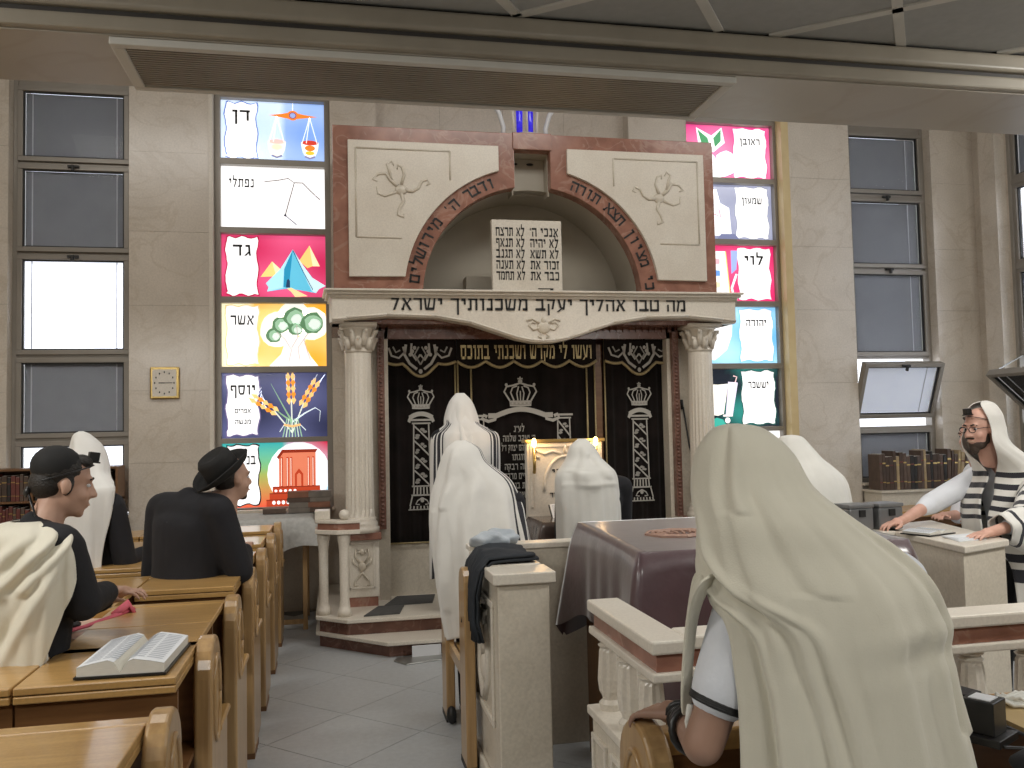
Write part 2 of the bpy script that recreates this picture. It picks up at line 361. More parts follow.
for x0, x1, y, z1 in piers:
    MB().box(x0, x1, y+.02, 9.2, 0, z1).build('pier', MARBLE, wf)
    n = max(1, round((x1-x0)/.75)); zs = [0, .72, 1.45, 2.12, 2.92, 3.62, 4.38, 5.1, 5.9]
    for k in range(n):
        for z, zz in zip(zs, zs[1:]):
            xa = x0+(x1-x0)*k/n; xb = x0+(x1-x0)*(k+1)/n
            MB().box(xa+.001, xb-.001, y+random.uniform(0, .002), y+.022, z+.001, zz-.001).build('stone_slab', MARBLE, wf)
opens = [(-2.88, -1.85, .98), (-1.13, 0.0, .98), (3.74, 4.93, .98), (5.67, 6.70, 1.02)]
for x0, x1, z0 in opens:
    MB().box(x0-.012, x1+.012, YW+.05, 9.2, 0, z0).build('stone_slab', MARBLE, wf)
    MB().box(x0, x1, YW+.05, 9.2, 5.12, 5.9).build('stone_slab', MARBLE, wf)
    MB().box(x0-.01, x1+.01, YW-.03, YG, z0-.03, z0).build('sill', MARBLE2, wf, bevel=.004)
# reveals of the stained-glass bays: window light put into the colour, yellow right, pale left
MB().box(4.85, 4.935, YW-.005, YG-.02, .98, 5.12).build('reveal', YELLIT, wf, label='window reveal with yellow window light in its colour')
MB().box(-1.135, -1.10, YW-.004, YG-.02, .98, 5.12).build('reveal', CREAMST, wf)
# side and back walls
wr = S(MB().box(7.25, 7.4, 8.07, 9.3, 0, 5.9).build('wall_right', MARBLE))
MB().box(7.25, 7.4, 5.2, 8.07, 0, 1.0).build('stone_slab', MARBLE, wr)
MB().box(7.25, 7.4, 5.2, 8.07, 5.12, 5.9).build('stone_slab', MARBLE, wr)
MB().box(7.25, 7.4, -3.5, 5.2, 0, 5.9).build('stone_slab', MARBLE, wr)
MB().box(7.12, 7.25, 8.12, 8.36, 0, 5.9).build('pilaster', MARBLE, wr)
S(MB().box(-4.75, -4.6, -3.5, 9.3, 0, 5.9).build('wall_left', MARBLE))
S(MB().box(-4.6, 7.4, -3.65, -3.5, 0, 5.9).build('wall_back', MARBLE))
S(MB().box(-4.6, 7.4, 2.94, 9.3, 5.85, 6.0).build('ceiling', PAINT))
# gallery beam over the camera: marble soffit, stepped front, mouldings
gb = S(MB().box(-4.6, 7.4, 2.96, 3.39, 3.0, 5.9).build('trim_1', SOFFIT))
MB().box(-4.6, 7.4, 2.925, 2.965, 3.004, 3.055).build('moulding', TRIM, gb, bevel=.01)
MB().box(-4.6, 7.4, 2.94, 2.965, 3.055, 3.072).build('groove', DARKM, gb)
MB().box(-4.6, 7.4, 2.91, 2.965, 3.072, 3.143).build('moulding', TRIM, gb, bevel=.015, seg=4)
MB().box(-4.6, 7.4, 2.935, 2.965, 3.143, 3.17).build('groove', DARKM, gb)
# panelled ceiling under the gallery, laid diagonally
gc = S(MB().box(-4.6, 7.4, -3.5, 2.96, 3.172, 3.3).build('ceiling_gallery', PAINT))
gc.name = 'ceiling.001'
ang = math.radians(-37.5); ca, sa = math.cos(ang), math.sin(ang)
ox, oy, a = 1.97, 2.66, .6
pm = MB().box(-a*.5+.012, a*.5-.012, -a*.5+.012, a*.5-.012, 3.151, 3.171).mesh('ceiling_panel'); pm.materials.append(PAINT)
bars = []
for i in range(-14, 12):
    for j in range(-10, 14):
        lx, ly = (i+.5)*a, (j+.5)*a
        wx, wy = ox+lx*ca-ly*sa, oy+lx*sa+ly*ca
        if -1.6 < wx < 4.2 and .1 < wy < 3.4:
            me = pm
            cs = [(wx+qx*ca-qy*sa, wy+qx*sa+qy*ca) for qx, qy in ((-.288, -.288), (.288, -.288), (.288, .288), (-.288, .288))]
            if max(c[1] for c in cs) > 2.93:
                out = []          # trimmed against the beam
                for (x0, y0), (x1, y1) in zip(cs, cs[1:]+cs[:1]):
                    if y0 <= 2.93: out.append((x0, y0))
                    if (y0-2.93)*(y1-2.93) < 0: f = (2.93-y0)/(y1-y0); out.append((x0+(x1-x0)*f, 2.93))
                if len(out) > 2: MB().prism(out, 3.151, 3.171, 'z').build('ceiling_panel', PAINT, gc)
                continue
            t = bpy.data.objects.new('ceiling_panel', me); COL.objects.link(t); t.parent = gc; t.location = (wx, wy, 0); t.rotation_euler = (0, 0, ang)
for k in range(-8, 9):
    for d in (0, 1):
        b = MB().box(-4, 4, -.018, .018, 3.143, 3.172).build('ceiling_bar', WHITEP, gc)
        b.location = (ox + (-sa*k*a if d == 0 else ca*k*a), oy + (ca*k*a if d == 0 else sa*k*a), 0); b.rotation_euler = (0, 0, ang+(PI/2 if d else 0))
        # bars stop at the beam: clipped to the ceiling field
        L = [t for t in np.linspace(-4, 4, 401) if (lambda x, y: -3 < x < 5 and -1.5 < y < 2.93)(b.location.x+t*math.cos(b.rotation_euler.z), b.location.y+t*math.sin(b.rotation_euler.z))]
        if not L: bpy.data.objects.remove(b); continue
        for v in b.data.vertices: v.co.x = min(L) if v.co.x < 0 else max(L)
# long air-conditioning grille let into the soffit
g = thing('air_grille', 'long cream slotted air grille set in the underside of the ceiling beam', 'air vent', (.4, 3.16, 2.985), world=True)
fr = MB()
for b in ((-.70, 1.50, 2.965, 3.0), (-.70, 1.50, 3.33, 3.365), (-.70, -.66, 3.0, 3.33), (1.46, 1.50, 3.0, 3.33)): fr.box(*b, 2.975, 3.0)
fr.build('grille_frame', WHITEP, g, bevel=.004)
sl = MB()
for k in range(18):
    y = 3.005+k*.0182; sl.box(-.66, 1.46, y, y+.010, 2.982, 2.999)
sl.build('slat', TRIM, g, kind='stuff')
MB().box(-.66, 1.46, 3.0, 3.33, 2.996, 2.9995).build('backing', DARKM, g)
# ================================================================== WINDOWS
def sash(parent, x0, x1, z0, z1, y, kind, tapes=True, handle=None, right=False):
    """one glazed light: frame, gasket, venetian blind between the panes, tapes, pane"""
    t = .045; m = MB()
    m.box(x0, x1, y-.05, y+.03, z0, z0+t).box(x0, x1, y-.05, y+.03, z1-t, z1).box(x0, x0+t, y-.05, y+.03, z0+t, z1-t).box(x1-t, x1, y-.05, y+.03, z0+t, z1-t)
    s = m.build('sash', ALU, parent, bevel=.004)
    m = MB(); t2 = t+.012
    m.box(x0+t, x1-t, y-.03, y-.005, z0+t, z0+t2).box(x0+t, x1-t, y-.03, y-.005, z1-t2, z1-t).box(x0+t, x0+t2, y-.03, y-.005, z0+t2, z1-t2).box(x1-t2, x1-t, y-.03, y-.005, z0+t2, z1-t2)
    m.build('gasket', GASK, s)
    n = int((z1-z0-2*t2)/.022); sl = MB()
    for k in range(n):
        z = z0+t2+(z1-z0-2*t2)*(k+.5)/n
        sl.add([(x0+t2, y+.004, z-.013), (x1-t2, y+.004, z-.013), (x1-t2, y+.012, z+.014), (x0+t2, y+.012, z+.014)], [(0, 1, 2, 3)])
    sl.build('blind', BLINDW if kind == 'bright' else BLIND, s, kind='stuff')
    if tapes:
        for f in ((.12, .88) if not right else (.82,)):
            x = x0+(x1-x0)*f; MB().box(x-.005, x+.005, y-.002, y+.003, z0+t2, z1-t2).build('ladder_tape', TAPE, s)
    MB().box(x0+t2, x1-t2, y-.014, y-.010, z0+t2, z1-t2).build('pane', GLASSP, s)
    if handle is not None:
        xm = (x0+x1)/2; h = MB(); h.box(xm-.05, xm+.05, y-.075, y-.05, handle-.012, handle+.012).box(xm-.012, xm+.012, y-.10, y-.07, handle-.05, handle+.008)
        h.build('handle', GASK, s, bevel=.004)
    return s
rows = [(4.28, 4.99), (3.43, 4.25), (2.47, 3.40), (1.70, 2.44), (1.0, 1.67)]
w1 = struct('window_1')
for k, (z0, z1) in enumerate(rows):
    sash(w1, -2.84, -1.87, z0, z1, YG-.03, 'bright' if k in (2, 4) else 'grey', tapes=k != 4, handle={1: 4.235, 2: 3.385}.get(k))
m = MB()
for z in (4.265, 3.415, 2.455, 1.685): m.box(-2.87, -1.855, YG-.05, YG+.03, z-.02, z+.02)
m.box(-2.88, -2.84, YG-.06, YG+.05, .98, 5.12).box(-1.87, -1.85, YG-.06, YG+.05, .98, 5.12).box(-2.84, -1.87, YG-.05, YG+.03, 4.99, 5.12)
m.build('window_frame', ALU, w1, bevel=.003)
rowsR = [(4.27, 4.97), (3.42, 4.22), (2.42, 3.39), (1.62, 2.40), (1.02, 1.60)]
w4 = struct('window_4')
for k, (z0, z1) in enumerate(rowsR):
    if k == 3: continue
    sash(w4, 5.70, 6.66, z0, z1, YG-.03, 'grey', handle={1: 4.23, 2: 3.40}.get(k), right=True)
m = MB()
for z in (4.245, 3.405, 2.41, 1.61): m.box(5.68, 6.69, YG-.05, YG+.03, z-.02, z+.02)
m.box(5.67, 5.70, YG-.06, YG+.05, 1.0, 5.12).box(6.66, 6.70, YG-.06, YG+.05, 1.0, 5.12).box(5.70, 6.66, YG-.05, YG+.03, 4.97, 5.12)
m.build('window_frame', ALU, w4, bevel=.003)
# bright blind behind the tilted-open light
sl = MB()
for k in range(30):
    z = 1.64+k*.0255; sl.add([(5.71, YG+.03, z-.008), (6.65, YG+.03, z-.008), (6.65, YG+.045, z+.011), (5.71, YG+.045, z+.011)], [(0, 1, 2, 3)])
sl.build('blind', BLINDW, w4, kind='stuff')
# the open light itself: hinged at its foot, its head tipped into the room
op = sash(w4, -.49, .49, 0, .64, 0, 'grey', handle=.615, right=True)
op.location = (6.16, YG-.06, 1.735); op.rotation_euler = (math.radians(21), 0, 0)
for ch in op.children:
    if ch.name.startswith('blind'): ch.data.materials[0] = SLATW
# right-hand wall window, seen very obliquely
w5 = struct('window_5')
def turn(o):      # a window built along x, turned onto the right wall
    o.rotation_euler = (0, 0, -PI/2); o.location = (7.30, 0, 0)
rows5 = [(4.27, 4.97), (3.35, 4.22), (2.42, 3.3), (1.02, 1.60)]
for k, (z0, z1) in enumerate(rows5):
    s = sash(w5, -8.03, -6.5, z0, z1, 0, 'grey' if k == 0 else 'bright', right=True)
    s.rotation_euler = (0, 0, -PI/2); s.location = (7.30, 0, 0)
m = MB()
for z in (4.245, 3.325, 2.39, 1.61): m.box(-8.05, -5.3, -.06, .05, z-.03, z+.03)
m.box(-8.07, -8.03, -.07, .07, 1.0, 5.12).box(-6.5, -6.4, -.06, .05, 1.0, 5.12).box(-8.03, -5.3, -.05, .03, 4.97, 5.12)
f5 = m.build('window_frame', ALU, w5, bevel=.003); turn(f5)
s = sash(w5, -.75, .75, 0, .60, 0, 'grey', handle=.575)
s.rotation_euler = (math.radians(50), 0, -PI/2); s.location = (7.24, 7.22, 1.80)
for ch in s.children:
    if ch.name.startswith('blind'): ch.data.materials[0] = GASK  # black colour stands in for the shade on its tilted underside
MB().tube([(6.80, 7.93, 2.17), (7.24, 8.0, 2.36)], .008).build('stay', STEEL, w5)
# -------- stained-glass bays, one painted panel per tribe
def lerp(a, b, t): return tuple(a[i]+(b[i]-a[i])*t for i in range(3))
def field(m, W, H, fn, nx=16, nz=10, y=0.0):
    vs = []; cols = {}
    for j in range(nz+1):
        for i in range(nx+1): vs.append((W*i/nx, y, H*j/nz))
    base = len(m.v)
    for j in range(nz+1):
        for i in range(nx+1): cols[base+j*(nx+1)+i] = fn(i/nx, j/nz)
    m.add(vs, [(j*(nx+1)+i, j*(nx+1)+i+1, (j+1)*(nx+1)+i+1, (j+1)*(nx+1)+i) for j in range(nz) for i in range(nx)], cols)
def parch(x0, x1, z0, z1, seed=0):
    rr = random.Random(seed); pts = []
    def side(a, b, n, ax):
        for k in range(n):
            t = k/n; x = a[0]+(b[0]-a[0])*t; z = a[1]+(b[1]-a[1])*t; d = .010*math.sin(t*PI*4+seed)+rr.uniform(-.004, .004)
            pts.append((x+(d if ax else 0), z+(0 if ax else d)))
    side((x0, z0), (x1, z0), 10, 0); side((x1, z0), (x1, z1), 18, 1); side((x1, z1), (x0, z1), 10, 0); side((x0, z1), (x0, z0), 18, 1)
    return pts
def grow(pts, d):
    cx = sum(p[0] for p in pts)/len(pts); cz = sum(p[1] for p in pts)/len(pts)
    w_ = max(p[0] for p in pts)-cx; h_ = max(p[1] for p in pts)-cz
    return [(cx+(p[0]-cx)*(1+d/w_), cz+(p[1]-cz)*(1+d/h_)) for p in pts]
WHT = (1.0, 1.0, 1.0); INK = (.02, .02, .04)
def blob(cx, cz, rx, rz, n=18, wob=0, seed=0):
    rr = random.Random(seed); return [(cx+rx*math.cos(2*PI*i/n)*(1+rr.uniform(-wob, wob)), cz+rz*math.sin(2*PI*i/n)*(1+rr.uniform(-wob, wob))) for i in range(n)]
def art_scales(m, W, H):
    O, R, Yl = (.85, .22, .03), (.6, .05, .03), (.95, .55, .05); y = -.002
    m.poly([(.46, .47), (.58, .452), (.68, .435), (.80, .452), (.93, .47), (.80, .487), (.68, .51), (.58, .487)], O, y)
    m.poly(blob(.69, .475, .055, .05), O, y-.0005).poly(blob(.69, .475, .038, .034), (.3, .1, .15), y-.001).poly(blob(.69, .475, .026, .024), (.3, .4, .75), y-.0015)
    m.stroke([(.69, .52), (.69, .60)], .006, WHT, y)
    for cx, pale in ((.535, 1), (.855, 0)):
        for dx in (-.075, -.035, .07): m.stroke([(cx, .46), (cx+dx, .20)], .007, WHT, y-.001)
        m.poly([(cx-.085, .21), (cx+.085, .21)]+[(cx+.085*math.cos(a), .21-.17*math.sin(a)) for a in np.linspace(.15, PI-.15, 12)], (1, .93, .8) if pale else WHT, y)
        m.poly(blob(cx, .205, .08, .025), (.9, .55, .5) if pale else R, y-.0005)
        m.poly(blob(cx, .15, .05, .03), (1, .85, .55) if pale else O, y-.001).poly(blob(cx, .10, .045, .02), (1, .95, .75) if pale else Yl, y-.001)
        m.stroke([(cx-.05, .065), (cx, .045), (cx+.05, .065)], .02, (.25, .25, .4), y-.001)
def art_doe(m, W, H):
    G = (.22, .2, .2); y = -.002
    m.stroke([(.41, .46), (.55, .48), (.64, .50), (.70, .46), (.66, .32), (.61, .14)], .011, G, y)
    m.stroke([(.70, .46), (.78, .46), (.86, .38), (.95, .30)], .011, G, y).stroke([(.61, .14), (.72, .05)], .01, (.2, .2, .25), y)
    m.stroke([(.41, .46), (.43, .3), (.53, .15), (.61, .13)], .007, (.6, .55, .55), y)
    for k in range(5): m.stroke([(.72+.03*k, .13+.02*k), (.90+.01*k, .22+.05*k)], .006, (.68, .65, .68), y)
    m.poly(blob(.61, .14, .012, .012), INK, y-.001)
def art_tents(m, W, H):
    y = -.002
    def tent(pts, c1, c2, ap, base):
        m.poly(pts, c1, y); m.poly(base, c2, y-.0005)
    m.poly([(.37, .20), (.48, .35), (.60, .24), (.56, .21)], (.95, .68, .22), y).poly([(.48, .35), (.60, .24), (.52, .205)], (1, .85, .5), y-.0005)
    m.poly([(.74, .36), (.84, .51), (.94, .31), (.89, .32), (.82, .29)], (.95, .62, .2), y).poly([(.84, .51), (.94, .31), (.87, .31)], (1, .83, .5), y-.0005)
    m.poly([(.42, .14), (.56, .28), (.68, .47), (.76, .34), (.88, .18), (.995, .12), (.93, .09), (.90, .05), (.75, .075), (.62, .09), (.43, .06), (.445, .10)], (.12, .52, .72), y-.001)
    m.poly([(.42, .14), (.56, .28), (.68, .47), (.60, .10), (.43, .06), (.445, .10)], (.42, .80, .90), y-.0015)
    m.poly([(.68, .47), (.595, .28), (.585, .10), (.64, .11)], (.02, .28, .48), y-.002)
    m.poly([(.69, .44), (.80, .20), (.86, .07), (.90, .05), (.93, .09), (.995, .12), (.86, .20)], (.62, .86, .92), y-.002)
    m.stroke([(.68, .46), (.78, .25), (.87, .08)], .008, (.02, .1, .2), y-.0025)
    m.poly([(.61, .10), (.62, .17), (.635, .185), (.65, .165), (.65, .10)], (.02, .05, .12), y-.0025)
    m.poly([(.62, .09), (.66, .10), (.74, .06), (.82, .02), (.70, .01), (.66, .06)], (.95, .72, .35), y-.0025)
def art_tree(m, W, H):
    y = -.002; G, G2 = (.10, .22, .11), (.30, .50, .33)
    for cx, cz, a, b in ((.53, .36, .12, .12), (.68, .46, .11, .12), (.85, .41, .115, .11)): m.poly(blob(cx, cz, a+.05, b+.05, wob=.06, seed=int(cx*99)), (1, .97, .88), y)
    m.poly([(.44, .0), (.56, .12), (.60, .24), (.50, .30), (.64, .28), (.62, .38), (.68, .30), (.70, .40), (.72, .28), (.82, .34), (.78, .22), (.84, .10), (.92, .0)], (1, .96, .93), y-.0005)
    for k, (cx, cz, a, b) in enumerate(((.49, .30, .07, .07), (.56, .40, .085, .08), (.69, .46, .10, .11), (.70, .36, .07, .06), (.86, .42, .11, .105))):
        m.poly(blob(cx, cz, a, b, 16, .10, k), G, y-.001-.0003*k).poly(blob(cx+.01, cz, a*.78, b*.75, 16, .1, k+9), G2, y-.0012-.0003*k).poly(blob(cx+.02, cz-.01, a*.5, b*.5, 14, .15, k+19), (.72, .84, .75), y-.0013-.0003*k)
    for pts in ([(.63, .04), (.66, .16), (.60, .26), (.52, .33)], [(.66, .18), (.72, .28), (.71, .40)], [(.74, .06), (.72, .18), (.82, .32)], [(.84, .06), (.80, .18), (.78, .26)]):
        m.stroke(pts, .008, (.45, .38, .36), y-.003)
def art_wheat(m, W, H):
    y = -.002; O, O2 = (.88, .30, .03), (.98, .60, .22); cx, cz = .66, .14
    for ang, l in ((-58, .40), (-2, .42), (32, .42)):
        a = math.radians(90-ang); ux, uz = math.cos(a), math.sin(a); px_, pz_ = -uz, ux
        m.stroke([(cx, cz-.10), (cx+ux*l*.5, cz+uz*l*.5)], .012, (.75, .8, .7), y)
        for k in range(5):
            for sg in (-1, 1):
                t = .16+.055*k; s_ = .03
                bx, bz = cx+ux*(l*.1+t)+px_*sg*s_*.7, cz+uz*(l*.1+t)+pz_*sg*s_*.7
                m.poly([(bx-ux*.04, bz-uz*.04), (bx+px_*sg*.025, bz+pz_*sg*.025), (bx+ux*.05, bz+uz*.05), (bx-px_*sg*.02, bz-pz_*sg*.02)], O if k % 2 else O2, y-.001-.0002*k)
                if bz < .5: m.stroke([(bx, bz), (min(.98, max(.37, bx+ux*.16+px_*sg*.02)), min(.585, bz+uz*.16))], .005, (.75, .8, .95), y-.0005)
    for pts in ([(cx, cz), (.58, .28), (.46, .50)], [(cx, cz), (.55, .22), (.42, .33)]): m.stroke(pts, .02, (.25, .42, .25), y-.001, True)
    m.stroke([(cx, cz), (.78, .22), (.88, .27), (.93, .24), (.92, .14)], .016, (.75, .85, .9), y-.001, True)
    for k in range(7): m.stroke([(cx-.05+.017*k, cz+.03), (cx-.09+.03*k, .0)], .010, (.6, .75, .6) if k % 2 else (.3, .5, .35), y-.0015)
    m.stroke([(.58, .115), (.66, .10), (.74, .115)], .02, (.9, .5, .2), y-.002).stroke([(.58, .11), (.54, .05)], .008, (.7, .8, .8), y-.002).stroke([(.74, .11), (.79, .06)], .008, (.7, .8, .8), y-.002)
def art_temple(m, W, H):
    y = -.002; R, R2, R3 = (.45, .05, .018), (.70, .20, .11), (.25, .025, .01)
    m.poly(blob(.72, .30, .30, .30, 22), (.92, .96, 1), y)
    m.poly([(.53, .18), (.53, .44), (.57, .50), (.88, .50), (.88, .18)], R2, y-.0005)
    m.poly([(.53, .44), (.57, .50), (.88, .50), (.90, .53), (.56, .53), (.51, .46)], R3, y-.001)
    for x in (.545, .60, .635, .80, .845): m.poly([(x, .18), (x, .46), (x+.022, .46), (x+.022, .18)], R, y-.001).poly([(x+.005, .19), (x+.005, .45), (x+.012, .45), (x+.012, .19)], (1, .75, .62), y-.0015)
    m.poly([(.68, .18), (.68, .30), (.72, .35), (.76, .30), (.76, .18)], R, y-.001).poly([(.70, .18), (.70, .29), (.72, .31), (.74, .29), (.74, .18)], R2, y-.0015)
    for z0, z1, x0, x1 in ((.12, .18, .47, .92), (.06, .12, .44, .95), (.0, .06, .41, .98)):
        m.poly([(x0, z0), (x1, z0), (x1, z1), (x0, z1)], R, y-.002).stroke([(x0, z1), (x1, z1)], .01, R3, y-.0025)
    for k in range(5): m.poly(blob(.48+.045*k, .035, .016, .018), WHT, y-.003).poly(blob(.50+.045*k, .145, .014, .012), WHT, y-.003)
def art_flower(m, W, H):
    y = -.002
    for a, l in ((125, .33), (70, .30)):
        t = math.radians(a); u = (math.cos(t), math.sin(t)); n_ = (-u[1], u[0]); c = (.34, .30)
        m.poly([c, (c[0]+u[0]*l*.5+n_[0]*.09, c[1]+u[1]*l*.5+n_[1]*.09), (c[0]+u[0]*l, c[1]+u[1]*l), (c[0]+u[0]*l*.5-n_[0]*.09, c[1]+u[1]*l*.5-n_[1]*.09)], WHT, y)
        m.poly([(c[0]+u[0]*.06, c[1]+u[1]*.06), (c[0]+u[0]*l*.5+n_[0]*.05, c[1]+u[1]*l*.5+n_[1]*.05), (c[0]+u[0]*l*.92, c[1]+u[1]*l*.92), (c[0]+u[0]*l*.5-n_[0]*.04, c[1]+u[1]*l*.5-n_[1]*.04)], (.08, .32, .14), y-.0005)
    for k in range(5):
        t = math.radians(170+50*k); m.poly(blob(.36+.13*math.cos(t), .20+.10*math.sin(t), .13, .10, 12, .12, k), WHT, y-.001-.0002*k)
    for k in range(5):
        t = math.radians(170+50*k); m.stroke([(.36, .2), (.36+.17*math.cos(t), .2+.14*math.sin(t))], .006, (.8, .65, .65), y-.003)
def art_gate(m, W, H):
    y = -.002
    m.poly([(.02, .05), (.02, .50), (.08, .56), (.14, .50), (.18, .44), (.22, .55), (.36, .55), (.40, .40), (.50, .35), (.52, .05)], WHT, y)
    m.poly([(.22, .05), (.22, .14), (.27, .18), (.32, .14), (.32, .05)], (.72, .72, .84), y-.001)
    m.stroke([(.10, .2), (.2, .24)], .01, (.5, .3, .4), y-.001).stroke([(.33, .28), (.40, .25), (.38, .34)], .012, (.75, .2, .3), y-.001).stroke([(.30, .40), (.38, .34)], .008, (.6, .45, .55), y-.001)
    m.poly([(.34, .0), (.40, .07), (.56, .07), (.62, .0)], (.18, .2, .34), y-.001)
def art_breast(m, W, H):
    y = -.002
    m.poly([(.02, .05), (.02, .54), (.44, .54), (.48, .05)], (1, .99, .95), y).stroke([(.44, .54), (.48, .05)], .012, (.85, .65, .2), y-.001)
    cols = [(.35, .65, .25), (.85, .45, .5), (.40, .6, .85), (.15, .35, .8), (.9, .9, .9), (.9, .8, .5), (.12, .12, .35), (.95, .9, .85)]
    for k, c in enumerate(cols):
        x = .10+.2*(k % 2); z = .43-.125*(k//2); m.poly([(x-.07, z-.03), (x+.07, z-.03), (x+.07, z+.03), (x-.07, z+.03)], c, y-.001)
    m.poly([(.50, .55), (.58, .55), (.56, .35), (.50, .30)], (.35, .45, .85), y-.001).stroke([(.56, .30), (.50, .15), (.53, .0)], .025, WHT, y-.001)
def art_sail(m, W, H):
    y = -.002
    m.poly([(.0, .05), (.0, .30), (.20, .38), (.35, .46), (.42, .56), (.44, .42), (.50, .55), (.48, .30), (.42, .15), (.28, .04)], WHT, y)
    for k in range(4): m.stroke([(.05+.07*k, .07), (.12+.08*k, .36)], .004, (.85, .88, .9), y-.001)
def art_scroll(m, W, H):
    y = -.002
    m.poly([(.14, .45), (.30, .44), (.42, .45), (.36, .14), (.30, .12), (.20, .13)], (.98, .95, .86), y)
    for k, c in enumerate(((.95, .85, .6), (.96, .9, .75), (.9, .82, .85))): m.poly([(.20+.06*k, .42), (.23+.06*k, .42), (.25+.04*k, .16), (.235+.04*k, .16)], c, y-.0005)
    m.poly([(.02, .44), (.10, .47), (.21, .13), (.14, .11)], (.5, .06, .06), y-.001).poly([(.08, .46), (.11, .47), (.215, .14), (.19, .13)], (.88, .8, .7), y-.0015)
    m.poly([(.42, .47), (.53, .46), (.46, .12), (.38, .12)], (.80, .74, .88), y-.001).poly([(.46, .46), (.49, .46), (.43, .13), (.41, .13)], (.98, .93, .95), y-.0015)
    for x, z in ((.17, .07), (.40, .07)): m.poly(blob(x, z, .03, .03), (1, .93, .93), y-.002)
    for x in (.17, .40): m.stroke([(x-.05, .12), (x+.06, .12)], .02, (.95, .85, .85), y-.002)
    m.poly([(.20, .0), (.22, .08), (.28, .10), (.35, .08), (.40, .0)], (.05, .42, .34), y-.0005).stroke([(.50, .46), (.52, .52), (.48, .53)], .012, (.9, .6, .6), y-.001)
def noise2(x, z, s): return .5+.5*math.sin(5.3*x+3.1*z+s)*math.cos(4.1*z-2.7*x+1.7*s)
left = [('דן', 6.5, lambda x, z: lerp((.20, .36, .78), (.55, .70, .95), noise2(x, z, 2)*.7) if x > .6 else lerp((.72, .84, 1), (.55, .72, .98), noise2(x, z, 1)), art_scales, (.12, .2, .5)),
        ('נפתלי', 5, lambda x, z: (1, 1, 1), art_doe, (.97, .97, .97)),
        ('גד', 6.5, lambda x, z: lerp((.58, .02, .10), (.86, .12, .28), noise2(x, z, 4)), art_tents, (.42, .01, .06)),
        ('אשר', 5.5, lambda x, z: lerp((.90, .42, .03), (1, .78, .30), noise2(x, z, 3)) if x > .3 else (1, .92, .62), art_tree, (.75, .6, .3)),
        ('יוסף', 5.5, lambda x, z: lerp((.025, .028, .07), (.11, .12, .26), noise2(x, z, 5)), art_wheat, (.15, .12, .25)),
        ('בנימין', 5, lambda x, z: lerp(lerp((.75, .1, .05), (.25, .5, .12), min(1, z*1.6)), (.05, .45, .45), max(0, z*2-1)) if x < .62 else lerp((.5, .75, .92), (.65, .03, .08), max(0, x+z-1.35)*1.6), art_temple, (.01, .01, .015))]
right = [('ראובן', 4.2, lambda x, z: lerp((.68, .03, .22), (.90, .25, .45), noise2(x, z, 1)), art_flower, (.85, .1, .3)),
         ('שמעון', 4.2, lambda x, z: lerp((.24, .26, .38), (.42, .44, .58), noise2(x, z, 6)), art_gate, (.3, .32, .42)),
         ('לוי', 6, lambda x, z: lerp((.70, .02, .14), (.88, .10, .25), noise2(x, z, 3)), art_breast, (.8, .05, .2)),
         ('יהודה', 4.2, lambda x, z: lerp((.10, .42, .80), (.45, .80, .97), noise2(x, z, 2)), art_sail, (.2, .5, .85)),
         ('יששכר', 4.2, lambda x, z: lerp((.015, .02, .03), (.03, .30, .26), max(0, noise2(x, z, 4)*1.4-.6)), art_scroll, (.02, .1, .09)),
         (None, 0, lambda x, z: (1, 1, 1), None, None)]
def bay(name, x0, x1, panels, parch_left):
    wn = struct(name); W = 1.0; zr = [(4.39, 4.99), (3.71, 4.33), (3.03, 3.65), (2.35, 2.97), (1.66, 2.29), (.99, 1.61)]
    m = MB(); m.box(x0, x0+.055, YG-.06, YG+.05, .98, 5.12).box(x1-.055, x1, YG-.06, YG+.05, .98, 5.12)
    edges = [5.12]+[z for p in zr for z in (p[1], p[0])]+[.94]
    for k in range(0, len(edges), 2): m.box(x0+.05, x1-.05, YG-.06, YG+.05, edges[k+1], edges[k])
    m.build('window_frame', ALU, wn, bevel=.004)
    ax0, ax1 = x0+.05, x1-.05
    for (txt, sz, fn, fa, edge), (z0, z1) in zip(panels, zr):
        m = MB(); field(m, 1.0, .6, fn)
        p = m.build('painted_pane', ART, wn)
        sx = (ax1-ax0); szz = (z1-z0)/.6
        p.location = (ax0, YG+.02, z0); p.scale = (sx, 1, szz)
        px0, px1 = (.05, .34) if parch_left else (.58, .95)
        if fa:
            m = MB(); sh = parch(px0, px1, .03, .575, len(txt))
            m.poly(grow(sh, .012), edge, -.001).poly(sh, WHT, -.0018)
            m.build('parchment', ART, p)
            m = MB(); fa(m, 1, .6); m.build('painted_picture', ART, p)
            col = INKM
            letters('lettering', txt, .135*sz/6, ((px0+px1)/2, -.004, .40), (1, 0, 0), (0, 0, 1), col, p, depth=.001, width=min(.22, .085*len(txt)) if len(txt) < 4 else .235)
            if txt == 'יוסף':
                for k, (s_, a_) in enumerate((('אפרים', .055), ('מנשה', .055))):
                    letters('lettering', s_, a_, ((px0+px1)/2, -.004, .23-.10*k), (1, 0, 0), (0, 0, 1), col, p, depth=.001, width=.15)
    return wn
INKM = BLACK
bay('window_2', -1.10, .0, left, True)
bay('window_3', 3.74, 4.87, right, False)
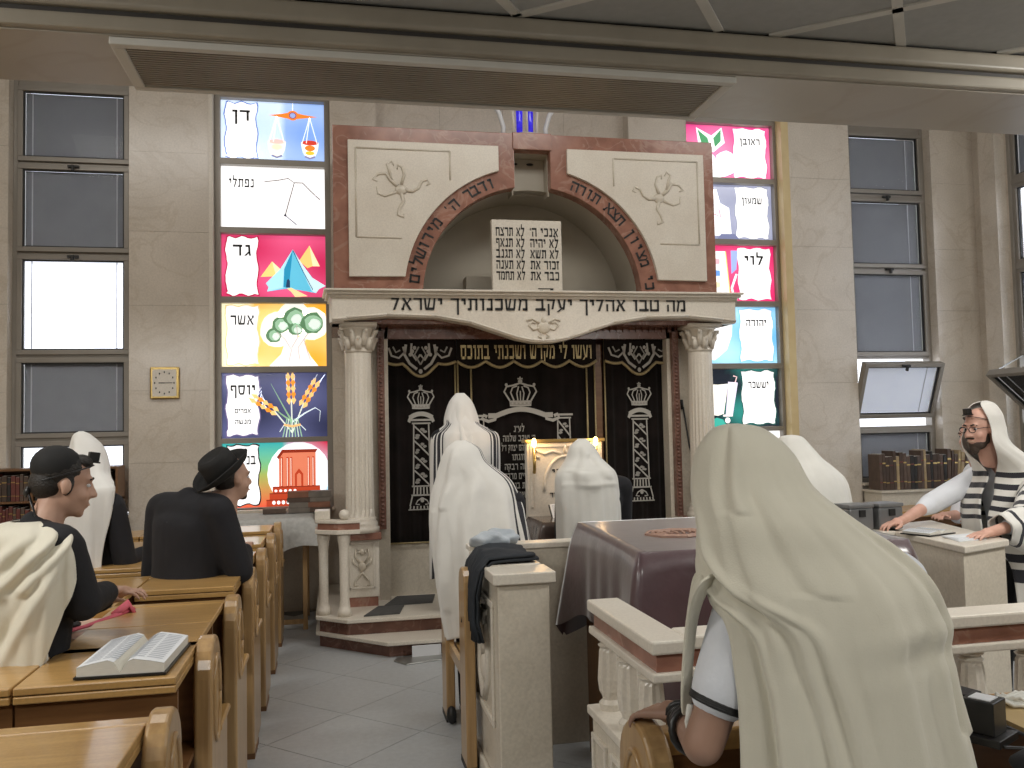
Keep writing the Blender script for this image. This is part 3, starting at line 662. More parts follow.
# daylight behind the bays is put into the painted panes' own glow
# wall clock on the pier
c = thing('wall_clock', 'square pale wall clock with gold rim hanging on the marble pier', 'clock', (-1.53, YW-.001, 2.19), world=False)
MB().box(-.13, .13, -.035, 0, -.15, .15).build('clock_case', BRASS, c, bevel=.012)
MB().box(-.105, .105, -.039, -.034, -.125, .125).build('clock_face', CREAMST, c)
m = MB(); m.box(-.05, .004, -.043, -.04, -.004, .004).box(.0, .07, -.043, -.04, -.003, .003); m.build('hand', BLACK, c)
for k in range(12):
    a_ = k*PI/6; m = MB(); m.box(.085*math.sin(a_)-.005, .085*math.sin(a_)+.005, -.042, -.039, .10*math.cos(a_)-.008, .10*math.cos(a_)+.008)
    m.build('hour_mark', BLACK, c)
# ================================================================== THE ARK
ark = thing('torah_ark', 'tall marble holy ark with arched niche and lettered frieze between two stained glass bays', 'ark', (1.77, 7.6, 0), world=True)
XC, ZC, RI, RO = 1.78, 2.86, 1.00, 1.165
YF = 7.5
def slot_arch(r, hw, ztop, n=40):
    a = math.degrees(math.acos(hw/r))
    return arc(XC, ZC, r, 180, 180-a, n//2)[:-1]+[(XC-hw, ZC+r*math.sin(math.radians(a))), (XC-hw, ztop), (XC+hw, ztop), (XC+hw, ZC+r*math.sin(math.radians(a)))]+arc(XC, ZC, r, a, 0, n//2)[1:]
inner = slot_arch(RI, .165, 4.19)
MB().prism([(.02, 2.84), (.02, 4.34), (3.52, 4.34), (3.52, 2.84), (XC+RI, 2.84)]+inner[::-1]+[(XC-RI, 2.84)], YF, YF+.14).build('front_slab', REDM, ark, bevel=.006)
MB().box(1.60, 1.96, YF-.015, YF+.02, 4.19, 4.345).build('keystone', REDM, ark, bevel=.006)
for sx, nm in ((-1, 'left'), (1, 'right')):
    def mx(pts): return [(XC+sx*(p[0]-XC), p[1]) for p in pts]
    a1 = math.degrees(math.acos(.315/RO))
    cur = arc(XC, ZC, RO, 180-a1, 180-8.2, 22)
    sp = mx([(.15, 3.02), (.15, 4.205), (XC-.315, 4.205)]+cur)
    MB().prism(sp, YF-.035, YF+.01).build('spandrel_panel', CREAMST, ark, bevel=.004)
    fr = MB()
    for p0, p1 in (((.215, 3.36), (.215, 4.135)), ((.215, 4.135), (1.03, 4.135)), ((1.03, 4.135), (1.03, 3.88)), ((.215, 3.36), (.60, 3.36))):
        q0, q1 = mx([p0, p1]); fr.tube([(q0[0], YF-.036, q0[1]), (q1[0], YF-.036, q1[1])], .008, 6)
    fr.build('panel_moulding', MARBLE2, ark, smooth=True)
    # scrolling leaf carving
    cv = MB(); cx0, cz0 = .60, 3.78
    def cs(pts, r): cv.tube([(XC+sx*(cx0+x-XC), YF-.036, cz0+z) for x, z in pts], [r*(1-.6*i/(len(pts)-1)) for i in range(len(pts))], 7)
    cv.ell((XC+sx*(cx0-XC), YF-.035, cz0), (.055, .022, .045))
    cs([(.03, .0), (.10, -.01), (.15, .02), (.18, .08), (.23, .10), (.25, .06), (.22, .05)], .018)
    cs([(.0, -.03), (.02, -.10), (-.02, -.17), (-.03, -.22), (.02, -.24), (.02, -.21)], .018)
    cs([(-.03, .03), (-.09, .08), (-.13, .14), (-.20, .13), (-.24, .08), (-.20, .07)], .018)
    cs([(-.08, .08), (-.10, .17), (-.12, .22), (-.08, .25), (-.06, .21)], .015)
    cs([(.0, .04), (.03, .13), (.01, .20), (-.03, .22), (-.03, .18)], .015)
    cs([(-.04, -.02), (-.14, -.06), (-.20, -.04), (-.21, .02)], .014)
    cv.build('carved_scroll', MARBLE2, ark, smooth=True)
# niche: barrel vault with back wall, keystone channel above
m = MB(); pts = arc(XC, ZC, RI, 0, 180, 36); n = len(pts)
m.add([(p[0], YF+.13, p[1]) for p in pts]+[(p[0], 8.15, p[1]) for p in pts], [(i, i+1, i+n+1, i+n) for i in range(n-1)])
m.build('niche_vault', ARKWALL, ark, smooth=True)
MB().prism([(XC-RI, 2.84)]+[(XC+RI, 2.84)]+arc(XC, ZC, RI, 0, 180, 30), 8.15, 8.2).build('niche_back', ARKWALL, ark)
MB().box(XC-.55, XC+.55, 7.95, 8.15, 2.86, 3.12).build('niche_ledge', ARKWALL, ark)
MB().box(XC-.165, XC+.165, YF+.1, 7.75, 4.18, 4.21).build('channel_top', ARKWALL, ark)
for x in (XC-.175, XC+.16): MB().box(x, x+.015, YF+.1, 7.75, 3.8, 4.2).build('channel_side', ARKWALL, ark)
MB().box(XC-.165, XC+.165, 7.74, 7.76, 3.84, 4.2).build('channel_back', ARKWALL, ark)
# small dark holes of the channel, set on as black bulges
for dx, dz in ((-.12, .0), (.03, .0)): MB().ell((XC+dx, 7.73, 4.13), (.035, .012, .012)).build('channel_hole', BLACK, ark, smooth=True)
# flanks, top, core
MB().box(.03, .12, YF+.14, 8.6, 2.84, 4.33).build('side_slab', REDM, ark); MB().box(3.42, 3.51, YF+.14, 8.6, 2.84, 4.33).build('side_slab', REDM, ark)
MB().box(.03, 3.51, YF+.14, 8.74, 4.24, 4.34).build('top_slab', REDM, ark)
# inscription along the arch
def arch_text(s, a_from, a_to):
    n = len(s)
    for k, chh in enumerate(s):
        if chh == ' ': continue
        a = math.radians(a_from+(a_to-a_from)*k/(n-1)); r = (RI+RO)/2-.045
        ux, uz = math.sin(a), -math.cos(a)
        letters('inscription', chh, .125, (XC+r*math.cos(a), YF-.002, ZC+r*math.sin(a)), (ux, 0, uz), (math.cos(a), 0, math.sin(a)), BLACK, ark, bold=.03, sx=1.15)
arch_text('כי מציון תצא תורה', 6, 69)
arch_text('ודבר ה׳ מירושלים', 111, 172)
# tablets of the law
MB().box(1.39, 2.025, YF-.03, YF+.03, 2.86, 3.545).build('tablet', CREAMST, ark, bevel=.004, label='white tablets lettered with the ten commandments')
for k, (r_, l_) in enumerate((('אנכי ה׳', 'לא תרצח'), ('לא יהיה', 'לא תנאף'), ('לא תשא', 'לא תגנב'), ('זכור את', 'לא תענה'), ('כבד את', 'לא תחמד'))):
    for s_, x in ((r_, 1.865), (l_, 1.555)): letters('inscription', s_, .105, (x, YF-.031, 3.40-.098*k), (1, 0, 0), (0, 0, 1), BLACK, ark, bold=.03, width=.26)
letters('inscription', 'ה', .05, (1.87, YF-.031, 2.90), (1, 0, 0), (0, 0, 1), BLACK, ark, width=.14)
# frieze with its hanging centre
lo = [(0, 2.60), (.12, 2.615), (.45, 2.645), (.85, 2.635), (1.15, 2.585), (1.38, 2.51), (1.55, 2.455), (1.68, 2.43), (1.78, 2.425)]
lo = lo+[(3.56-x, z) for x, z in lo[::-1][1:]]
MB().prism([(0.0, 2.82), (3.56, 2.82)]+lo[::-1], 7.22, 7.36).build('frieze', CREAMST, ark, bevel=.006)
for sx in (-1, 1):
    def mx(x): return XC+sx*(x-XC)
    m = MB(); A = [(mx(0), 7.22), (mx(-.02), 7.30), (mx(.0), 7.60), (mx(.10), 7.60), (mx(.10), 7.3)]
    m.prism(A, 2.60, 2.82, 'z'); m.build('frieze_return', CREAMST, ark)
m = MB()
for z0, z1, o_ in ((2.80, 2.825, .015), (2.825, 2.85, .04), (2.85, 2.868, .06)):
    m.prism([(-o_, 7.22-o_), (3.56+o_, 7.22-o_), (3.56+o_+.02, 7.62), (-o_-.02, 7.62)], z0, z1, 'z')
m.build('cornice_moulding', CREAMST, ark, bevel=.004)
ob = MB()
for k in range(len(lo)-1): ob.tube([(lo[k][0], 7.218, lo[k][1]+.02), (lo[k+1][0], 7.218, lo[k+1][1]+.02)], .010, 6)
ob.build('frieze_beading', CREAMST, ark, smooth=True)
letters('inscription', 'מה טבו אהליך יעקב משכנותיך ישראל', .15, (XC, 7.216, 2.70), (1, 0, 0), (0, 0, 1), BLACK, ark, bold=.03, width=2.60)
cv = MB(); cx0, cz0 = XC, 2.555
cv.ell((cx0, 7.218, cz0), (.06, .02, .055)).ell((cx0, 7.215, cz0+.06), (.022, .015, .03))
for sx in (-1, 1):
    cv.tube([(cx0+sx*x, 7.215, cz0+z) for x, z in ((.04, .0), (.09, -.02), (.13, .02), (.10, .05), (.07, .035))], .010, 6)
    cv.tube([(cx0+sx*x, 7.215, cz0+z) for x, z in ((.04, .04), (.10, .075), (.15, .06))], .009, 6)
    cv.tube([(cx0+sx*x, 7.215, cz0+z) for x, z in ((.02, -.05), (.05, -.08), (.02, -.09))], .008, 6)
cv.build('cartouche', MARBLE2, ark, smooth=True)
# soffit and lintel behind the frieze
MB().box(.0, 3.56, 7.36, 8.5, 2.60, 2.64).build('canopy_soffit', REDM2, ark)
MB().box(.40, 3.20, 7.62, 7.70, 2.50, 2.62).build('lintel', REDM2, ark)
dn = MB()
for k in range(44): dn.box(.42+.063*k, .45+.063*k, 7.60, 7.63, 2.56, 2.60)
dn.build('dentil', REDM2, ark, kind='stuff')
# columns
def capital(x, y, z0, z1):
    c = MB(); h = z1-z0
    c.lathe([(.112, 0), (.118, .02), (.112, .035), (.108, .05), (.115, h*.5), (.135, h*.78), (.150, h*.86)], (x, y, z0), 20)
    c.box(x-.155, x+.155, y-.155, y+.155, z1-.035, z1)
    for k in range(8):
        a = 2*PI*k/8; u = (math.cos(a), math.sin(a))
        c.tube([(x+u[0]*r, y+u[1]*r, z0+z) for r, z in ((.108, .03), (.12, .08), (.14, .115), (.155, .12), (.155, .10))], [.03, .03, .026, .018, .01], 6)
        a += PI/8; u = (math.cos(a), math.sin(a))
        c.tube([(x+u[0]*r, y+u[1]*r, z0+z) for r, z in ((.112, .06), (.125, .13), (.15, .18), (.168, .185), (.165, .16))], [.026, .026, .022, .016, .01], 6)
    return c
for x in (.215, 3.31):
    y = 7.46
    MB().lathe([(.125, .97), (.118, 1.05), (.115, 1.3), (.108, 2.36)], (x, y, 0), 40, flute=(1.0, 2.30)).build('column_shaft', CREAMST, ark, smooth=False)
    MB().lathe([(.16, .86), (.16, .90), (.145, .905), (.15, .925), (.145, .945), (.13, .955), (.137, .975), (.125, .985)], (x, y, 0), 28).build('column_base', CREAMST, ark, smooth=True)
    capital(x, y, 2.36, 2.61).build('capital', CREAMST, ark, smooth=True)
    sx = 1 if x < 1 else -1
    MB().box(x-.10 if sx > 0 else x-.26, x+.26 if sx > 0 else x+.10, 7.62, 8.6, .25, 2.60).build('pilaster', MARBLE2, ark)
    MB().box(min(x+sx*.165, x+sx*.225), max(x+sx*.165, x+sx*.225), 7.56, 7.7, .86, 2.56).build('edging_strip', REDM2, ark)
    bd = MB()
    for k in range(48): bd.ell((x+sx*.195, 7.558, .9+.034*k), (.018, .012, .014), 8, 5)
    bd.build('bead_row', REDM2, ark, smooth=True, kind='stuff')
    # pedestal with carved panel
    MB().box(x-.13, x+.15, 7.38, 8.5, .33, .83).build('pedestal', CREAMST, ark, bevel=.006)
    MB().box(x-.15, x+.17, 7.34, 8.5, .80, .86).build('pedestal_cap', REDM, ark, bevel=.008)
    MB().box(x-.12, x+.14, 7.39, 8.5, .25, .335).build('pedestal_foot', REDM, ark)
    m = MB()
    for b in ((x-.095, x+.115, .40, .415), (x-.095, x+.115, .765, .78), (x-.095, x-.08, .40, .78), (x+.10, x+.115, .40, .78)): m.box(b[0], b[1], 7.368, 7.382, b[2], b[3])
    m.build('panel_moulding', CREAMST, ark, bevel=.003)
    cv = MB(); c0 = x+.01
    cv.ell((c0, 7.376, .58), (.035, .02, .04)).ell((c0, 7.376, .70), (.02, .015, .025))
    for s_ in (-1, 1):
        cv.tube([(c0+s_*a, 7.374, .58+b) for a, b in ((.02, .03), (.06, .09), (.05, .15), (.02, .13), (.035, .11))], .010, 6)
        cv.tube([(c0+s_*a, 7.374, .58+b) for a, b in ((.01, -.04), (-.03, -.08), (-.06, -.12), (-.065, -.15), (-.04, -.15))], .010, 6)
        cv.tube([(c0+s_*a, 7.374, .58+b) for a, b in ((.03, .0), (.07, .03), (.075, .07))], .009, 6)
    cv.build('carved_scroll', MARBLE2, ark, smooth=True)
# lower wall under the curtains
for k in range(4):
    xa, xb = .44+.67*k, .44+.67*(k+1)
    MB().box(xa+.003, xb-.003, 7.78, 8.0, .25, .72).build('plinth_slab', MARBLE2, ark, bevel=.003)
MB().box(.40, 3.2, 7.9, 8.5, .72, 2.6).build('ark_door', REDM2, ark)
for x in (2.43,): MB().box(x-.03, x+.03, 7.77, 7.86, .72, 2.46).build('jamb', WOODD, ark)
# eternal lamp on top
L_ = thing('eternal_lamp', 'blue glass lamp with white brackets on top of the ark', 'lamp', (1.78, 7.85, 4.34), world=True)
MB().lathe([(.21, 0), (.22, .02), (.16, .05), (.10, .06)], (1.78, 7.75, 4.34), 28).build('lamp_base', CREAMST, L_, smooth=True)
for dx in (-.055, .045): MB().lathe([(.028, .06), (.03, .2), (.036, .5), (.02, .55)], (1.78+dx, 7.75, 4.34), 14).build('glass_tube', BLUEG, L_, smooth=True)
for s_ in (-1, 1):
    MB().tube([(1.78+s_*x, 7.75, 4.34+z) for x, z in ((.115, .04), (.11, .2), (.13, .4), (.2, .55))], .014, 8).build('bracket', CREAMST, L_, smooth=True)
    MB().tube([(1.78+s_*x, 7.78, 4.34+z) for x, z in ((.21, .03), (.20, .15), (.24, .28), (.32, .40), (.42, .46))], .022, 8).build('bracket', TAPE, L_, smooth=True)
MB().tube([(1.785, 7.70, 4.38), (1.785, 7.70, 4.85)], .012, 8).build('centre_rod', CREAMST, L_, smooth=True)
# ------------------------------------------------------------------ curtains
SIL = (.42, .40, .36); SIL2 = (.30, .285, .255)
def folds(x, k=5, s=0): return .012*math.sin(2*PI*k*x+s)+.006*math.sin(2*PI*(k*2.3)*x+1.3*s)
def curtain(label, x0, x1, y, z0, z1):
    t = thing('ark_curtain', label, 'curtain', ((x0+x1)/2, y, z0), world=True, group=None)
    m = MB(); nx, nz = 60, 12
    for sgn in (0, 1):
        vs = [(x0+(x1-x0)*i/nx, y+folds(i/nx*(x1-x0)*1.4, 5, x0)*(1-.4*j/nz)+.012*sgn, z0+(z1-z0)*j/nz) for j in range(nz+1) for i in range(nx+1)]
        m.add(vs, [(j*(nx+1)+i, j*(nx+1)+i+1, (j+1)*(nx+1)+i+1, (j+1)*(nx+1)+i) for j in range(nz) for i in range(nx)])
    m.build('cloth', VELVET, t, smooth=True)
    g = MB()
    for x in (x0+.006, x1-.006): g.tube([(x, y-.018, z0), (x, y-.018, z1)], .008, 6)
    g.tube([(x0, y-.012, z0), (x1, y-.012, z0)], .008, 6)
    g.build('gold_edging', GOLD, t, smooth=True)
    return t
def valance(t, x0, x1, y, z1, drops, text=None):
    """drops: list of (x fraction, depth) for the scalloped foot"""
    m = MB(); n = len(drops); tops = [(x0, z1), (x1, z1)]
    foot = [(x0+(x1-x0)*f, z1-d) for f, d in drops]
    m.prism([(x0, z1)]+foot+[(x1, z1)], y-.022, y)
    v = m.build('valance', VELVET, t)
    g = MB(); g.tube([(p[0], y-.026, p[1]+.006) for p in foot], .014, 7); g.build('fringe', GOLD, v, smooth=True)
    return v
def scallop(n, d0, d1):
    out = []
    for k in range(n):
        for i in range(8): f = i/8; out.append(((k+f)/n, d0+(d1-d0)*math.sin(PI*f)))
    return out+[(1, d0)]
def side_scallop():
    out = []
    for i in range(33):
        f = i/32; out.append((f, .20+.025*math.sin(PI*min(1, f/.32))*(f < .32)+.025*math.sin(PI*min(1, (1-f)/.32))*(f > .68)+(.13*math.sin(PI*(f-.25)/.5) if .25 < f < .75 else 0)))
    return out
def crown(m, cx, cz, w, h, y):
    """embroidered crown: band, five arches, cross-shaped finials"""
    for z in (0, .14): m.stroke([(cx-w*.33, cz+z*h), (cx, cz+z*h-.02*h), (cx+w*.33, cz+z*h)], .05*h, SIL, y)
    m.poly([(cx-w*.33, cz), (cx+w*.33, cz), (cx+w*.35, cz+.17*h), (cx-w*.35, cz+.17*h)], SIL2, y+.0005)
    for k in range(5): m.poly(blob(cx+w*.125*(k-2), cz+.07*h, w*.035, h*.035, 8), SIL, y-.0005)
    for s_ in (-1, 1):
        m.stroke([(cx+s_*w*.33, cz+.17*h), (cx+s_*w*.5, cz+.48*h), (cx+s_*w*.42, cz+.66*h), (cx+s_*w*.22, cz+.70*h), (cx, cz+.78*h)], .06*h, SIL, y)
        m.stroke([(cx+s_*w*.20, cz+.17*h), (cx+s_*w*.30, cz+.45*h), (cx+s_*w*.24, cz+.62*h), (cx+s_*w*.1, cz+.68*h)], .05*h, SIL, y)
        m.stroke([(cx+s_*w*.08, cz+.17*h), (cx+s_*w*.11, cz+.42*h), (cx+s_*w*.05, cz+.66*h)], .045*h, SIL, y)
        m.poly(blob(cx+s_*w*.43, cz+.72*h, w*.045, h*.06, 8), SIL, y)
    m.stroke([(cx, cz+.17*h), (cx, cz+.5*h)], .04*h, SIL, y)
    m.poly(blob(cx, cz+.84*h, w*.07, h*.07, 10), SIL, y).stroke([(cx-.08*w, cz+.93*h), (cx+.08*w, cz+.93*h)], .05*h, SIL, y).stroke([(cx, cz+.86*h), (cx, cz+h)], .05*h, SIL, y)
def pillar_emb(m, cx, z0, z1, w, y, vine=True):
    h = z1-z0
    m.stroke([(cx-w*.62, z1), (cx+w*.62, z1)], .018, SIL, y).stroke([(cx-w*.5, z1-.03), (cx+w*.5, z1-.03)], .014, SIL, y)
    zb = z0+.12*h if vine else z0
    for s_ in (-1, 1): m.stroke([(cx+s_*w*.40, z1-.03), (cx+s_*w*.46, z0+.25*h if vine else z0)], .012, SIL, y)
    n = 4 if vine else 1
    lo_, hi_ = (z0+.27*h, z1-.05) if vine else (z0, z1-.05)
    for k in range(n):
        a, b = hi_-(hi_-lo_)*k/n, hi_-(hi_-lo_)*(k+1)/n; mid = (a+b)/2
        m.stroke([(cx-w*.4, a), (cx-w*.1, mid+.02), (cx+w*.4, b)], .013, SIL, y)
        for dx, dz in ((.18, .6), (-.2, .35), (.05, .75), (-.25, .2)):
            m.poly(blob(cx+w*dx, b+(a-b)*dz, w*.13, (a-b)*.10, 7, .25, int(cx*50)+k), SIL2, y-.0005)
    if vine:
        for k in range(6): m.stroke([(cx-w*.45+w*.18*k, z0+.17*h), (cx-w*.42+w*.168*k, z0+.25*h)], .013, SIL, y)
        m.stroke([(cx-w*.55, z0+.26*h), (cx+w*.55, z0+.26*h)], .012, SIL, y).stroke([(cx-w*.58, z0+.16*h), (cx+w*.58, z0+.16*h)], .014, SIL, y)
        for s_ in (-1, 1):
            m.stroke([(cx+s_*w*.52, z0+.16*h), (cx+s_*w*.66, z0+.04*h)], .012, SIL, y)
            m.stroke([(cx, z0+.13*h), (cx+s_*w*.25, z0+.10*h), (cx+s_*w*.35, z0+.06*h), (cx+s_*w*.15, z0+.055*h)], .011, SIL, y)
        m.poly(blob(cx, z0+.10*h, w*.1, .018, 10), SIL, y)
        for k in range(8): m.stroke([(cx-w*.66+w*.19*k, z0), (cx-w*.63+w*.18*k, z0+.04*h)], .013, SIL, y)
        m.stroke([(cx-w*.75, z0), (cx+w*.75, z0)], .010, SIL, y)
def banner(m, cx, z, w, y, drop=.05):
    pts = [(cx+w*(-.5+i/16), z+drop*(1-(2*i/16-1)**2)) for i in range(17)]
    m.stroke(pts, .040, SIL, y)
    for s_ in (-1, 1): m.stroke([(cx+s_*w*.48, z+.005), (cx+s_*w*.55, z-.03), (cx+s_*w*.47, z-.035)], .022, SIL, y-.0005)
def side_curtain(label, x0, x1):
    t = curtain(label, x0, x1, 7.76, .71, 2.52)
    v = valance(t, x0, x1, 7.735, 2.50, side_scallop())
    m = MB(); cx = (x0+x1)/2; W = x1-x0; y = 7.711
    for s_ in (-1, 1):
        m.stroke([(cx+s_*W*a, 2.49-b) for a, b in ((.44, .06), (.40, .13), (.30, .15), (.22, .10), (.24, .05))], .018, SIL, y)
        m.stroke([(cx+s_*W*a, 2.49-b) for a, b in ((.38, .05), (.34, .10), (.28, .08))], .015, SIL2, y)
        m.stroke([(cx+s_*W*a, 2.49-b) for a, b in ((.20, .03), (.22, .12), (.15, .20), (.05, .25))], .024, SIL, y)
        m.stroke([(cx+s_*W*a, 2.49-b) for a, b in ((.12, .02), (.13, .10), (.06, .17), (.0, .12))], .018, SIL, y)
        m.stroke([(cx+s_*W*a, 2.49-b) for a, b in ((.02, .05), (.08, .12), (.0, .21))], .014, SIL2, y)
        for k in range(3): m.poly(blob(cx+s_*W*(.08+.03*k), 2.49-.06-.03*k, .016, .018, 8), SIL, y-.001)
    m.poly(blob(cx, 2.49-.27, .018, .022, 8), SIL, y)
    m.build('valance_embroidery', THREAD, v)
    m = MB(); y = 7.737
    crown(m, cx, 1.895, .235, .21, y); banner(m, cx, 1.81, .20, y, .035)
    pillar_emb(m, cx, 1.0, 1.79, .165, y)
    m.build('embroidery', THREAD, t)
    return t
side_curtain('black velvet ark curtain at the left, embroidered with a crowned silver pillar', .45, 1.085)
side_curtain('black velvet ark curtain at the right, embroidered with a crowned silver pillar', 2.475, 3.15)
t = curtain('wide black velvet ark curtain at the centre with gold Hebrew letters on its valance', 1.095, 2.385, 7.745, .71, 2.52)
for x in (1.22, 2.30): MB().tube([(x, 7.722, .72), (x, 7.722, 2.3)], .009, 6).build('gold_braid', GOLD, t, smooth=True)
v = valance(t, 1.09, 2.39, 7.715, 2.50, scallop(5, .20, .255))
GOLDL = mat('gold_letters', (.62, .50, .26), (.5, .4, .2), scale=80, rough=.45, metal=.3)
letters('lettering', 'ועשו לי מקדש ושכנתי בתוכם', .175, (1.735, 7.69, 2.325), (1, 0, 0), (0, 0, 1), GOLDL, v, bold=.02, width=1.22)
m = MB(); cx, y = 1.67, 7.715
crown(m, cx, 1.905, .30, .26, y)
m.stroke([(cx-.30+.6*i/16, 1.815+.055*math.sin(PI*min(1, max(0, (i-2)/12)))) for i in range(17)], .045, SIL, y)
for s_ in (-1, 1):
    m.stroke([(cx+s_*.23, 1.83), (cx+s_*.24, 1.78), (cx+s_*.30, 1.765), (cx+s_*.36, 1.79), (cx+s_*.34, 1.82), (cx+s_*.31, 1.805)], .030, SIL, y-.0006)
    pillar_emb(m, cx+s_*.40, .95, 1.815, .14, y, True)
m.build('embroidery', THREAD, t)
SILM = mat('silver_letters', (.40, .38, .34), (.34, .32, .29), scale=60, rough=.5)
for k, (s_, wd) in enumerate((('לע״נ', .10), ('ר׳ יעקב שלמה', .30), ('בן אברהם יצחק ז״ל', .33), ('וזוגתו', .14), ('האשה רבקה', .28), ('בת חיים מרדכי', .32), ('נדבת בניהם', .26), ('שיחיו', .16))):
    letters('lettering', s_, .075, (cx-.02, y, 1.665-.085*k), (1, 0, 0), (0, 0, 1), SILM, t, bold=.015, width=wd)
# ------------------------------------------------------------------ platform steps
pf = thing('ark_platform', 'two pale stone steps with red marble risers in front of the ark', 'steps', (1.78, 7.4, 0), world=True)
def oct_(x, ya, yb, c): return [(-x[0], 8.55), (-x[0], ya), (x[1], yb), (3.56-x[1], yb), (3.56+x[0], ya), (3.56+x[0], 8.55)]
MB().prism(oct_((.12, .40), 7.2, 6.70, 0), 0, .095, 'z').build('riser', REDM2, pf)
MB().prism(oct_((.15, .38), 7.16, 6.63, 0), .095, .125, 'z').build('tread', CREAMST, pf, bevel=.006)
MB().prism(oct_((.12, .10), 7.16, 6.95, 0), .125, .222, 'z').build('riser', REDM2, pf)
MB().prism(oct_((.15, .09), 7.12, 6.90, 0), .222, .252, 'z').build('tread', CREAMST, pf, bevel=.006)
bl = thing('step_balustrade', 'short marble balustrade with two round posts on the ark steps', 'balustrade', (-.01, 7.1, .252), world=True)
for x, y in ((-.085, 7.17), (.075, 7.06)):
    MB().lathe([(.055, .252), (.055, .30), (.045, .31), (.042, .34), (.036, .40), (.038, .75), (.044, .82), (.05, .84), (.05, .90)], (x, y, 0), 18).build('baluster', CREAMST, bl, smooth=True)
rp = [(-.15, 7.24), (-.15, 7.11), (.02, 6.99), (.20, 6.99), (.20, 7.11), (.05, 7.11), (-.03, 7.17), (-.03, 7.36), (-.15, 7.36)]
MB().prism(rp, .895, .93, 'z').build('lower_rail', CREAMST, bl, bevel=.005)
cxm = [(.012*1 + p[0]*.93, 7.13+(p[1]-7.13)*.93) for p in rp]
MB().prism(cxm, .93, .98, 'z').build('rail_band', REDM, bl)
MB().prism(rp, .98, 1.005, 'z').build('upper_rail', CREAMST, bl, bevel=.005)
MB().ell((.08, 7.05, 1.045), (.042, .042, .042)).build('ball_finial', CREAMST, bl, smooth=True)
MB().box(-.15, -.03, 7.12, 7.3, 1.005, 1.075).build('rail_block', CREAMST, bl, bevel=.005)
for k, (a, b, c_, d_, lb) in enumerate(((.22, .56, 6.98, 7.32, 'dark grey rubber mat nearest the edge of the ark steps'), (.40, .86, 7.34, 7.70, 'dark grey rubber mat close under the ark wall'))):
    o = MB().prism([(a, c_), (b-.06, c_+.02), (b, d_), (a+.13, d_+.01)], .2525, .262, 'z').build('floor_mat', GREYMAT); tag(o, lb, 'mat', 'mats on the ark steps')
# glass-and-metal tray lying at the foot of the steps
tr = thing('metal_tray', 'small grey metal tray lying on the floor against the lower step', 'tray', (.62, 6.6, .001), world=True)
MB().prism([(.42, 6.55), (.50, 6.42), (.80, 6.50), (.86, 6.62), (.80, 6.66), (.45, 6.62)], .001, .012, 'z').build('tray_base', STEEL, tr, bevel=.003)
MB().prism([(.56, 6.60), (.76, 6.615), (.78, 6.625), (.56, 6.618)], .012, .09, 'z').build('tray_glass', TAPE, tr)
# slim black pole leaning in the corner by the right column
o = MB().tube([(3.19, 7.60, 1.86), (3.23, 7.58, 1.5), (3.33, 7.50, 1.02)], .008, 8).build('pointer_pole', BLACK, None, smooth=True)
m_ = MB().tube([(3.185, 7.61, 1.84), (3.18, 7.61, 1.93)], .014, 8).build('pole_grip', BLACK, o, smooth=True)
tag(o, 'thin black pole leaning beside the right ark column', 'pole')
